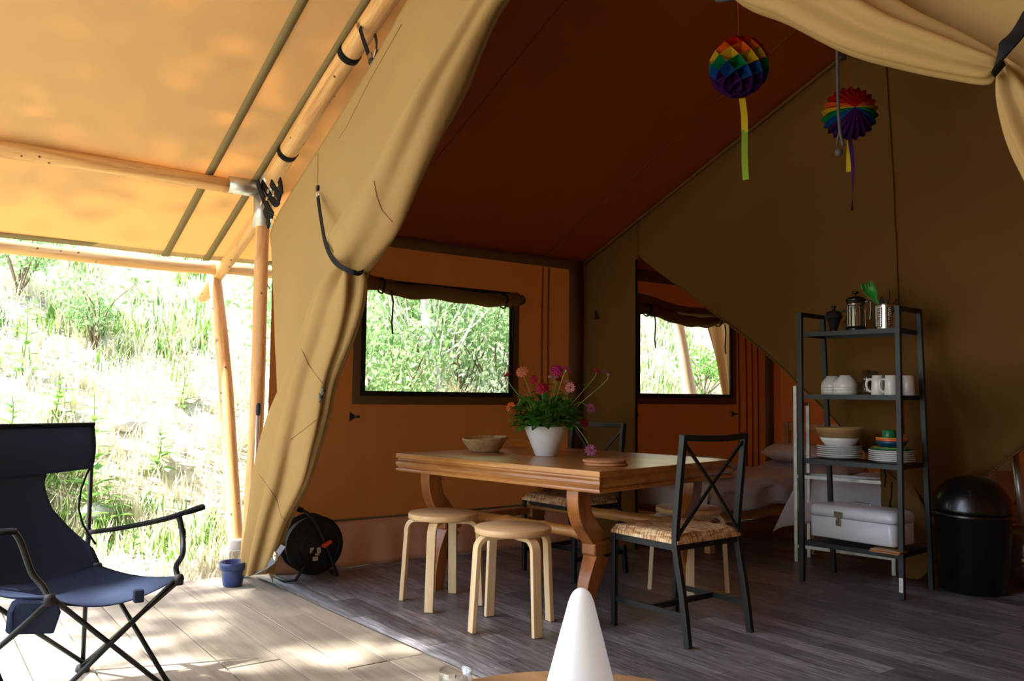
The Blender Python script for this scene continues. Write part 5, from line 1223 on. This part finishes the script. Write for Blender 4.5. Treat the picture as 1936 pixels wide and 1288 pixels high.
mb = MB(); mb.box((X_+0.01, 0.062, 0.195), (0.02, 0.05, 0.022), Matrix.Rotation(0.5, 3, 'X')); mb.tube([V3(X_+0.01, 0.03, 0.19), V3(X_+0.01, 0.055, 0.18)], 0.012, 10); mb.build('plug_clip', M['orange_pl'], cre, bevel=0.004)
for k, (y, z, w, h) in enumerate(((-0.02, 0.160, 0.022, 0.03), (0.02, 0.158, 0.022, 0.03), (0.012, 0.135, 0.024, 0.01), (0.0, 0.112, 0.03, 0.022))):
    mb = MB(); mb.box((0.0758, y, z), (0.001, w, h)); lb = mb.build('rating_label', M['paper_label'], cre)
    mb = MB()
    for i in range(3): mb.box((0.0765, y, z-h*0.25+h*0.25*i), (0.0006, w*0.7, h*0.08))
    mb.build('print', M['matt_black'], lb)
fp = empty('flower_pot', (-4.665, 1.53, 0.0), 0, 'small blue glazed flower pot at the edge of the deck', 'pot')
mb = MB(); mb.lathe([(0.0, 0), (0.048, 0), (0.052, 0.004), (0.063, 0.085), (0.062, 0.088), (0, 0.088)], 36); mb.build('body', M['blue_glaze'], fp)
mb = MB(); mb.lathe([(0.063, 0.086), (0.072, 0.088), (0.077, 0.125), (0.075, 0.128), (0.068, 0.126), (0.06, 0.09), (0.0, 0.088)], 36); mb.build('rim', M['blue_glaze'], fp)

# ================================================================ CAMP CHAIR
cc = empty('camp_chair', (0, 0, 0), 0, 'navy folding camp chair with armrests on the deck at the left', 'chair')
fw = V3(0.95, 0.31, 0).normalized(); wd = V3(0.31, -0.95, 0).normalized()
RRf = V3(-3.567, 0.616, 0.0); FRf = PZ(318, 1304); RLf = RRf+wd*0.50; FLf = FRf+wd*0.50
Sfr = PZ(338, 1090, 0.42); Sfl = PZ(94, 1128, 0.42); Srr = V3(-3.50, 0.64, 0.40); Srl = Srr+wd*0.45
Tr = V3(-3.63, 0.625, 0.915); Tl = Tr+wd*0.56+V3(0, 0, 0.0)
def ct(mb, pts, r=0.0085): mb.tube(pts, r, 10)
for nm, pts in (('cross_leg', [Sfl, FRf]), ('cross_leg', [Sfr, FLf]), ('cross_leg', [Sfr+V3(0, 0, -0.015), RRf+V3(0, 0, 0.02)]), ('cross_leg', [Srr, FRf+V3(0, 0, 0.02)]), ('cross_leg', [Srl, RRf+V3(0, 0, 0.03)]), ('cross_leg', [Srr+V3(0, 0, -0.01), RLf+V3(0, 0, 0.02)]), ('cross_leg', [Sfl+V3(0, 0, -0.015), RLf]), ('cross_leg', [Srl+V3(0, 0, -0.015), FLf+V3(0, 0, 0.02)])):
    mb = MB(); ct(mb, pts); mb.build(nm, M['black_metal'], cc)
for a, b in ((RRf, Tr), (RLf, Tl)):
    mb = MB(); ct(mb, [a, a.lerp(b, 0.5), b-V3(0, 0, 0.015)]); mb.build('back_post', M['black_metal'], cc)
for f in (RRf, FRf, RLf, FLf):
    mb = MB(); mb.lathe([(0, 0), (0.024, 0), (0.026, 0.006), (0.022, 0.022), (0.014, 0.026), (0, 0.026)], 16, f-V3(0, 0, 0.002)); mb.build('foot', M['matt_black'], cc)
# arm posts
Ar = PZ(338, 974, 0.62)
for pts in ([Sfr-V3(0, 0, 0.01), PZ(333, 1072, 0.45), PZ(345, 1048, 0.50), PZ(345, 1010, 0.56), PZ(338, 974, 0.625)], [Sfl-V3(0, 0, 0.01), PZ(80, 1108, 0.45), PZ(60, 1083, 0.49), PZ(42, 1032, 0.575), PZ(30, 1010, 0.612), PZ(20, 1004, 0.62)]):
    mb = MB(); ct(mb, curve(pts, 18), 0.0095); mb.build('arm_post', M['black_metal'], cc)
def arm(P, W):
    P = curve(P, 22); mb = MB(); rows = []
    for i, p in enumerate(P):
        t = i/21; w = interp(t, W); d = (P[min(i+1, 21)]-P[max(i-1, 0)]).normalized(); s = d.cross(V3(0, 0, 1)).normalized()
        rows.append([p-s*w-V3(0, 0, 0.012), p-s*w*0.9, p+V3(0, 0, 0.004), p+s*w*0.9, p+s*w-V3(0, 0, 0.012), p+s*w*0.5-V3(0, 0, 0.014), p-s*w*0.5-V3(0, 0, 0.014)])
    mb.grid(rows, wrap=True); return mb.build('armrest', M['strap'], cc)
A0 = RRf.lerp(Tr, 0.56)
arm([A0, A0.lerp(PZ(338, 972, 0.63), 0.35)-V3(0, 0, 0.006), A0.lerp(PZ(338, 972, 0.63), 0.8)-V3(0, 0, 0.004), PZ(345, 968, 0.635), PZ(384, 955, 0.655)], [(0, 0.012), (0.25, 0.03), (0.7, 0.03), (1, 0.024)])
B0_ = RLf.lerp(Tl, 0.56)
arm([B0_, B0_.lerp(PZ(25, 1003, 0.63), 0.5)-V3(0, 0, 0.01), PZ(-20, 1006, 0.625), PZ(32, 1001, 0.63)], [(0, 0.012), (0.3, 0.03), (0.8, 0.03), (1, 0.024)])
# seat and back cloth in one sweep of fabric
mb = MB(); rows = []
for i in range(25):
    u = i/24; r = []
    for j in range(21):
        v = j/20; a = Srr.lerp(Srl, u); b = Sfr.lerp(Sfl, u); p = a.lerp(b, v); sag = -0.055*math.sin(PI*u)**0.8*(0.45+0.75*v) - 0.018*math.sin(PI*v)
        p = p+V3(0, 0, sag)+fw*(-0.03*math.sin(PI*u)*v); r.append(p)
    rows.append(r)
mb.grid(rows); mb.build('seat', M['navy'], cc, solid=0.003)
def backpt(u, v, off=0.0):
    # v 0 at seat, 1 at top
    lo = Srr.lerp(Srl, u)+V3(0, 0, -0.045*math.sin(PI*u)); hi = Tr.lerp(Tl, u)
    p = lo.lerp(hi, v)-fw*(0.035*math.sin(PI*u)*(1-0.3*v))-fw*0.02*math.sin(PI*v); return p+fw*off
mb = MB(); rows = []
def uedge(v): return interp(v, [(0, -0.02), (0.12, 0.02), (0.30, 0.17), (0.45, 0.28), (0.55, 0.31), (0.62, 0.32), (0.69, 0.30), (0.72, 0.0), (1.0, 0.0)])
for j in range(41):
    v = j/40*0.70; u0 = uedge(v); rows.append([backpt(u0+(1-2*u0)*i/24, v) for i in range(25)])
mb.grid(rows); mb.build('backrest', M['navy'], cc, solid=0.003)
mb = MB(); rows = []
for j in range(13):
    t = j/12; v = 0.685+0.315*t; rows.append([backpt(i/24, v, 0.004+0.02*math.sin(PI*t)) for i in range(25)])
mb.grid(rows); mb.build('headrest', M['navy'], cc, solid=0.012)
M['navy_mesh'] = clear('grey_mesh', (0.42, 0.42, 0.42, 1), 0.02, 0.6)
def mesh_mat():
    m, nt, o = _new('see_through_mesh'); t = _N(nt, 'ShaderNodeBsdfTransparent'); d = _N(nt, 'ShaderNodeBsdfDiffuse'); d.inputs[0].default_value = C8(70, 72, 76); mx = _N(nt, 'ShaderNodeMixShader'); mx.inputs[0].default_value = 0.62
    nt.links.new(t.outputs[0], mx.inputs[1]); nt.links.new(d.outputs[0], mx.inputs[2]); nt.links.new(mx.outputs[0], o.inputs[0]); return m
M['navy_mesh'] = mesh_mat()
for flip in (0, 1):
    mb = MB(); rows = []
    for j in range(21):
        v = 0.14+0.56*j/20; u0 = uedge(v); ue = interp(v, [(0.14, 0.0), (0.3, 0.08), (0.42, 0.10), (0.55, 0.075), (0.66, 0.03), (0.70, 0.0)]); r = []
        for i in range(7):
            u = ue+(max(u0, ue)-ue)*i/6; r.append(backpt(1-u if flip else u, v))
        rows.append(r)
    mb.grid(rows); me_ = mb.build('mesh_panel', M['navy_mesh'], cc)
    mb = MB(); mb.tube([r[0] for r in rows], 0.004, 6); mb.build('piping', M['strap'], me_)
mb = MB(); mb.tube([backpt(i/24, 1.0, 0.012)+V3(0, 0, 0.004) for i in range(25)], 0.008, 8); mb.build('top_hem', M['strap'], cc)
mb = MB(); p = [PZ(34, 1136, 0.40), PZ(112, 1140, 0.40), PZ(118, 1158, 0.36), PZ(104, 1200, 0.275), PZ(16, 1202, 0.275), PZ(22, 1160, 0.36)]
mb.poly([x for x in p], 0.045, (-0.9, -0.2, 0)); mb.build('pocket', M['navy'], cc, bevel=0.01)
mb = MB(); mb.box(PZ(262, 1127, 0.385), (0.03, 0.03, 0.04)); mb.build('seat_tab', M['navy'], cc, bevel=0.004)
for s_ in (Sfr, Sfl, Srr, Srl):
    mb = MB(); mb.lathe([(0, -0.02), (0.016, -0.02), (0.018, 0.0), (0.014, 0.014), (0, 0.016)], 12, s_-V3(0, 0, 0.008)); mb.build('joint', M['matt_black'], cc)

# ================================================================ FOREGROUND: ROUND TABLE, CONE LAMP, CANDLE GLASS
tcn = PZ(1097, 1268, 0.45); dxy = V3(tcn.x, tcn.y, 0).normalized(); rtc = V3(tcn.x, tcn.y, 0)-dxy*0.37
rt = empty('side_table', rtc, 0.4, 'round wooden side table in the near foreground', 'table')
mb = MB(); mb.lathe([(0, 0.425), (0.362, 0.425), (0.37, 0.43), (0.37, 0.446), (0.364, 0.45), (0, 0.45)], 72); mb.build('tabletop', M['round_table'], rt)
for k in range(3):
    a = k*2*PI/3+0.5; mb = MB(); mb.bar([V3(0.2*math.cos(a), 0.2*math.sin(a), 0.425), V3(0.30*math.cos(a), 0.30*math.sin(a), 0)], 0.04, 0.04, (0, 0, 1) if False else (math.cos(a), math.sin(a), 0)); mb.build('leg', M['pine'], rt, bevel=0.004)
def lampmat():
    m, nt, o = _new('milky_plastic'); p = _N(nt, 'ShaderNodeBsdfPrincipled'); p.inputs['Base Color'].default_value = C8(226, 232, 240); p.inputs['Roughness'].default_value = 0.35
    p.inputs['Subsurface Weight'].default_value = 0.4; p.inputs['Subsurface Radius'].default_value = (0.03, 0.03, 0.03); p.inputs['Emission Color'].default_value = (0.72, 0.84, 1.0, 1); p.inputs['Emission Strength'].default_value = 0.55; nt.links.new(p.outputs[0], o.inputs[0]); return m
M['lamp'] = lampmat()
lc = PZ(1097, 1385, 0.4505)
cl_ = empty('cone_lamp', lc, 0, 'milky white cone-shaped lamp standing on the round side table', 'lamp')
dl = (lc-CAM).dot(cf); sc_ = dl/F_PX
Hh = (PY(1097, 1111, lc.y).z-lc.z)
mb = MB(); pr_ = [(hw_*sc_, max(Hh-d_*sc_, 0.001)) for (d_, hw_) in ((272, 87), (262, 86), (177, 64), (146, 56), (94, 42.5), (66, 35), (42, 28.5), (28, 25), (16, 20.5), (9, 16.5), (5, 12.5), (2, 8), (0.6, 4), (0, 0.01))]
mb.lathe([(0, 0)]+pr_, 48); mb.build('shade', M['lamp'], cl_)
mb = MB(); mb.lathe([(0.0, 0.0), (0.088, 0.0), (0.089, 0.008), (0.084, 0.012)], 40); mb.build('base_ring', M['white'], cl_)
gl = PZ(861, 1296, 0.4505)
cg = empty('candle_glass', gl, 0, 'small clear candle glass on the round side table', 'candle glass')
gr_ = 31*((gl-CAM).dot(cf))/F_PX; gh = PY(861, 1268, gl.y).z-gl.z
mb = MB(); mb.lathe([(0, 0.0), (gr_*0.9, 0.0), (gr_, 0.004), (gr_*1.02, gh), (gr_*0.99, gh+0.0015), (gr_*0.95, gh), (gr_*0.93, 0.008), (0, 0.006)], 40); mb.build('glass', M['glass'], cg)
mb = MB(); mb.lathe([(0, 0.0065), (gr_*0.8, 0.0065), (gr_*0.8, 0.012), (gr_*0.75, 0.015), (0, 0.014)], 32); mb.build('candle', M['white'], cg)
mb = MB(); mb.tube([V3(0, 0, 0.014), V3(0.001, 0, 0.022)], 0.0008, 6); mb.build('wick', M['matt_black'], cg)

# ================================================================ PLANTS
M['straw'] = leafmat('dry_grass', C8(196, 190, 146), C8(240, 236, 214), 1.2, 0.3)
M['grass'] = leafmat('green_grass', C8(70, 118, 38), C8(136, 172, 84), 2.0, 0.4)
M['bush1'] = leafmat('bush_leaves', C8(96, 140, 76), C8(182, 208, 150), 4.0, 0.45)
M['bush2'] = leafmat('grey_green_leaves', C8(128, 156, 116), C8(190, 208, 176), 4.0, 0.4)
M['weed'] = leafmat('weed_leaves', C8(70, 124, 44), C8(140, 184, 92), 5.0, 0.45)
M['bark'] = plain('tree_bark', C8(120, 104, 84), 0.95, var=0.3, vs=6, bump=0.8, bs=20)
M['pale_bark'] = plain('pale_bark', C8(206, 200, 190), 0.9, var=0.2, vs=10, bump=0.5, bs=30)
M['crown'] = leafmat('tree_leaves', C8(50, 90, 30), C8(90, 130, 50), 1.0, 0.4)
rnd = random.Random(21)
def blades(name, mat, n, hlo, hhi, dens, label, seed):
    r_ = random.Random(seed); vs = []; fs = []; k = 0; tries = 0
    while k < n and tries < n*6:
        tries += 1
        x = -5.15 - 10.5*r_.random()**1.25; y = -3.0+16*r_.random()
        if noise.noise(V3(x*0.8, y*0.8, seed)) + 0.35*noise.noise(V3(x*2.6, y*2.6, seed)) < dens: continue
        z = zg(x, y)-0.01
        for b in range(5):
            a = r_.uniform(0, 2*PI); h = r_.uniform(hlo, hhi)*(0.5 if x > -6.2 else 1.0); w = r_.uniform(0.004, 0.009)*(1+(-x-5)*0.06); l = r_.uniform(0.1, 0.7)*h
            bx, by = x+r_.uniform(-0.06, 0.06), y+r_.uniform(-0.06, 0.06); dx, dy = math.cos(a), math.sin(a); o = len(vs)
            vs += [(bx-dy*w, by+dx*w, z), (bx+dy*w, by-dx*w, z), (bx+dx*l*0.4+dy*w*0.8, by+dy*l*0.4-dx*w*0.8, z+h*0.6), (bx+dx*l*0.4-dy*w*0.8, by+dy*l*0.4+dx*w*0.8, z+h*0.6), (bx+dx*l, by+dy*l, z+h)]
            fs += [(o, o+1, o+2, o+3), (o+3, o+2, o+4)]
        k += 1
    me = bpy.data.meshes.new(name); me.from_pydata(vs, [], fs); me.materials.append(mat); me.update()
    o = bpy.data.objects.new(name, me); COL.objects.link(o); return tag(o, label, 'grass', kind='stuff')
blades('grass', M['straw'], 15000, 0.10, 0.30, -0.45, 'dry straw-coloured grass all over the sunlit bank', 1)
blades('grass', M['grass'], 7000, 0.08, 0.24, 0.10, 'patches of fresh green grass on the sunlit bank', 5)
def leafcloud(mb, n, fn, size, r_, flat=0.5):
    vs = []; fs = []
    for _ in range(n):
        c = fn(); a = V3(r_.uniform(-1, 1), r_.uniform(-1, 1), r_.uniform(-1, 1)*flat).normalized(); b = a.orthogonal().normalized(); th = r_.uniform(0, 2*PI)
        q_ = Matrix.Rotation(th, 3, a); b = q_ @ b; s = size*r_.uniform(0.6, 1.3); e = a.cross(b); o = len(vs)
        vs += [c-b*s, c+e*s*0.45-b*s*0.1+a*s*0.1, c+b*s, c-e*s*0.45-b*s*0.1+a*s*0.1]; fs.append((o, o+1, o+2, o+3))
    mb.add(vs, fs)
def shrub(x, y, r, h, mat, label, seed, n=1500, size=0.035, grp='shrubs on the bank behind the tent', bark='bark'):
    r_ = random.Random(seed); z = zg(x, y)-0.03; root = empty('shrub', (x, y, z), 0, label, 'shrub', grp)
    tips = []; mb = MB()
    for k in range(9):
        a = r_.uniform(0, 2*PI); rr = r*r_.uniform(0.3, 0.95); t = V3(rr*math.cos(a), rr*math.sin(a), h*r_.uniform(0.55, 1.0)); m_ = t*0.5+V3(r_.uniform(-.1, .1), r_.uniform(-.1, .1), 0.1)
        P = curve([V3(0, 0, 0), m_, t], 8); mb.tube(P, 0.014, 5, scales=[1-0.8*i/7 for i in range(8)]); tips += P[3:]
    mb.build('stems', M[bark], root)
    def fn():
        c = r_.choice(tips); return c+V3(r_.gauss(0, r*0.22), r_.gauss(0, r*0.22), r_.gauss(0, h*0.11))
    mb = MB(); leafcloud(mb, n, fn, size, r_); mb.build('foliage', mat, root)
sh_spots = [((720, 610), -7.3, 0.75, 1.5, 'bush1', 'green shrub filling the left of the near window'), ((745, 720), -6.9, 0.5, 0.8, 'bush2', 'low grey-green shrub at the lower left corner of the near window'),
            ((800, 600), -8.6, 0.9, 1.9, 'bush1', 'green shrub behind the pale trunk in the near window'), ((880, 600), -8.2, 0.9, 1.8, 'bush1', 'green shrub right of the pale trunk in the near window'),
            ((925, 690), -7.0, 0.6, 1.0, 'bush2', 'pale silvery shrub at the lower right of the near window'), ((945, 600), -8.0, 0.9, 1.8, 'bush1', 'green shrub at the right edge of the near window'),
            ((760, 560), -9.5, 1.1, 2.2, 'bush1', 'tall green shrub high up the bank, seen at the top of the near window'), ((870, 540), -10.0, 1.2, 2.3, 'bush1', 'tall shrub farthest up the bank behind the near window'),
            ((1330, 720), -8.0, 0.6, 0.7, 'weed', 'low green shrub at the foot of the far window'),
            ((40, 470), -9.8, 0.6, 0.8, 'bush1', 'dark green shrub at the top left of the bank under the eave'), ((185, 510), -9.0, 0.5, 0.7, 'bush1', 'green shrub high on the bank under the middle of the eave'),
            ((600, 600), -8.2, 0.9, 1.6, 'bush1', 'green shrub hidden behind the gathered curtain')]
for i, (pxy, X, r, h, mt, lab) in enumerate(sh_spots):
    p = PX(pxy[0], pxy[1], X); shrub(p.x, p.y, r, h, M[mt], lab, 40+i, n=2200 if r > 0.7 else 900, size=0.04 if r > 0.7 else 0.03)
# pale trunk with whippy stems behind the near window
p = PX(818, 700, -7.4); z = zg(p.x, p.y)
tr = empty('sapling', (p.x, p.y, z), 0, 'pale-barked sapling with whippy stems in the middle of the near window', 'tree')
mb = MB(); mb.tube(curve([V3(0, 0, -0.05), V3(0.03, 0.02, 0.5), V3(-0.01, -0.04, 1.0), V3(0.0, -0.12, 1.5)], 14), 0.055, 10, scales=[1.1-0.35*i/13 for i in range(14)]); mb.build('trunk', M['pale_bark'], tr)
mb = MB()
for k in range(22):
    a = rnd.uniform(-1.5, 1.5); b0_ = V3(0, 0, rnd.uniform(0.3, 1.1)); t = V3(rnd.uniform(-0.3, 0.3), 0.75*math.sin(a), rnd.uniform(1.0, 2.0)); mb.tube(curve([b0_, b0_.lerp(t, 0.5)+V3(0, 0.1*math.sin(a), -0.05), t], 8), 0.011, 5, scales=[1-0.7*i/7 for i in range(8)])
mb.build('whips', M['pale_bark'], tr)
# individual leafy weeds on the bank
def weed(pxy, X, h, nl, ls, lab, seed):
    r_ = random.Random(seed); p = PX(pxy[0], pxy[1], X); z = zg(p.x, p.y); root = empty('weed', (p.x, p.y, z), 0, lab, 'plant', 'leafy weeds on the bank')
    mb = MB(); P = curve([V3(0, 0, -0.02), V3(0.02, 0.03, h*0.5), V3(-0.02, 0.02, h)], 12); mb.tube(P, 0.008, 6, scales=[1-0.7*i/11 for i in range(12)]); mb.build('stem', M['stem'], root)
    mb = MB()
    for k in range(nl):
        t = k/nl; a = k*2.4+r_.uniform(-0.3, 0.3); c = P[int(t*11)]; L = ls*(1-0.65*t)*r_.uniform(0.8, 1.2)
        leafshape(mb, c, V3(math.cos(a), math.sin(a), r_.uniform(0.1, 0.7)), V3(0, 0, 1), L, L*0.22)
    mb.build('leaves', M['weed'], root)
for i, (a_, X, h, nl, ls, lab) in enumerate([((172, 770), -7.0, 0.95, 34, 0.26, 'tallest leafy weed, upright on the bank left of the poles'), ((205, 790), -6.8, 0.4, 20, 0.26, 'broad-leaved weed at the foot of the tallest one'), ((45, 590), -8.6, 0.75, 22, 0.22, 'leafy weed high on the bank at the far left'),
            ((300, 740), -7.3, 0.35, 22, 0.2, 'low spreading weed between the tall weed and the leaning pole'), ((110, 630), -8.0, 0.4, 18, 0.2, 'small weed above and left of the tallest one'), ((345, 640), -8.0, 0.4, 18, 0.18, 'small weed near the leaning pole'), ((250, 880), -6.3, 0.22, 16, 0.16, 'low weed on the slope above the chair arm'), ((395, 850), -6.5, 0.25, 16, 0.16, 'low weed at the foot of the bank beside the leaning pole'), ((20, 700), -7.6, 0.4, 18, 0.2, 'weed at the left edge of the picture above the camp chair')]):
    weed(a_, X, h, nl, ls, lab, 70+i)
# stones showing in the bank
for i, (a_, X, s, lab) in enumerate([((255, 955), -5.9, 0.09, 'flat pale stone in the bank behind the chair arm'), ((240, 640), -7.8, 0.12, 'grey stone high on the bank'), ((195, 750), -7.0, 0.12, 'dark stone below the tallest weed')]):
    p = PX(a_[0], a_[1], X); mb = MB(); rows = []
    for k in range(9):
        t = PI*k/8; rows.append([V3(s*1.5*math.sin(t)*math.cos(a), s*math.sin(t)*math.sin(a), s*0.6*math.cos(t))*(1+0.35*noise.noise(V3(math.cos(a)*2, math.sin(a)*2, t+i*3))) for a in [2*PI*q_/14 for q_ in range(14)]])
    mb.grid(rows, wrap=True); o = tag(mb.build('stone', M['concrete']), lab, 'stone'); o.location = (p.x, p.y, zg(p.x, p.y)+s*0.2)
# trees standing beyond the porch, whose leaves break up the sun
def tree(x, y, cz, rx, ry, rz_, n, label, seed, size=0.13, clumps=34):
    r_ = random.Random(seed); z0 = zg(x, y); root = empty('tree', (x, y, z0-0.05), 0, label, 'tree', 'trees beyond the porch')
    cz -= z0; mb = MB(); mb.tube(curve([V3(0, 0, 0), V3(0.1, 0.1, cz*0.4), V3(-0.1, 0, cz*0.75), V3(0, 0, cz+rz_*0.5)], 20), 0.2, 12, scales=[1.2-1.0*i/19 for i in range(20)]); mb.build('trunk', M['bark'], root)
    C_ = []
    while len(C_) < clumps:
        v = V3(r_.uniform(-1, 1), r_.uniform(-1, 1), r_.uniform(-1, 1))
        if v.length < 1:
            c = V3(v.x*rx, v.y*ry, cz+v.z*rz_); w_ = c+V3(x, y, z0)
            if all(((w_-a)-SUN_DIR*((w_-a).dot(SUN_DIR))).length > r for a, r in keep): C_.append(c)
    mb = MB()
    for c in C_: b = V3(0, 0, max(cz-rz_*0.9, c.z-1.6)); mb.tube(curve([b, b.lerp(c, 0.5)+V3(0, 0, -0.1), c], 7), 0.035, 5, scales=[1-0.7*i/6 for i in range(7)])
    mb.build('branches', M['bark'], root)
    def fn():
        c = r_.choice(C_); return c+V3(r_.gauss(0, 0.38), r_.gauss(0, 0.38), r_.gauss(0, 0.22))
    mb = MB(); leafcloud(mb, n, fn, size, r_, 1.0); mb.build('foliage', M['crown'], root)
keep = [(V3(-3.2, 0.6, 0.42), 0.75), (V3(-2.75, 1.75, 0), 0.5), (V3(-3.3, 1.1, 0), 0.4), (V3(-4.1, 0.75, 0), 0.4)]   # no bough hangs here: the sun comes through to the chair
tree(-7.3, -5.4, 12.5, 1.3, 2.0, 1.2, 1500, 'tall leafy tree left of the porch opening', 5, clumps=16)
tree(-6.0, -5.4, 13.4, 1.1, 1.8, 0.9, 4200, 'high leafy tree behind the tallest one', 9, size=0.13, clumps=22)
tree(-5.7, -5.4, 9.6, 2.2, 2.3, 1.3, 2300, 'wide leafy tree straight in front of the porch', 6, clumps=22)
tree(-1.7, -5.8, 11.0, 2.2, 2.0, 3.4, 17000, 'broad dense unseen tree added to shade the right of the porch', 8, clumps=80)  # added out of view, keeps sun off the right roof slope and deck
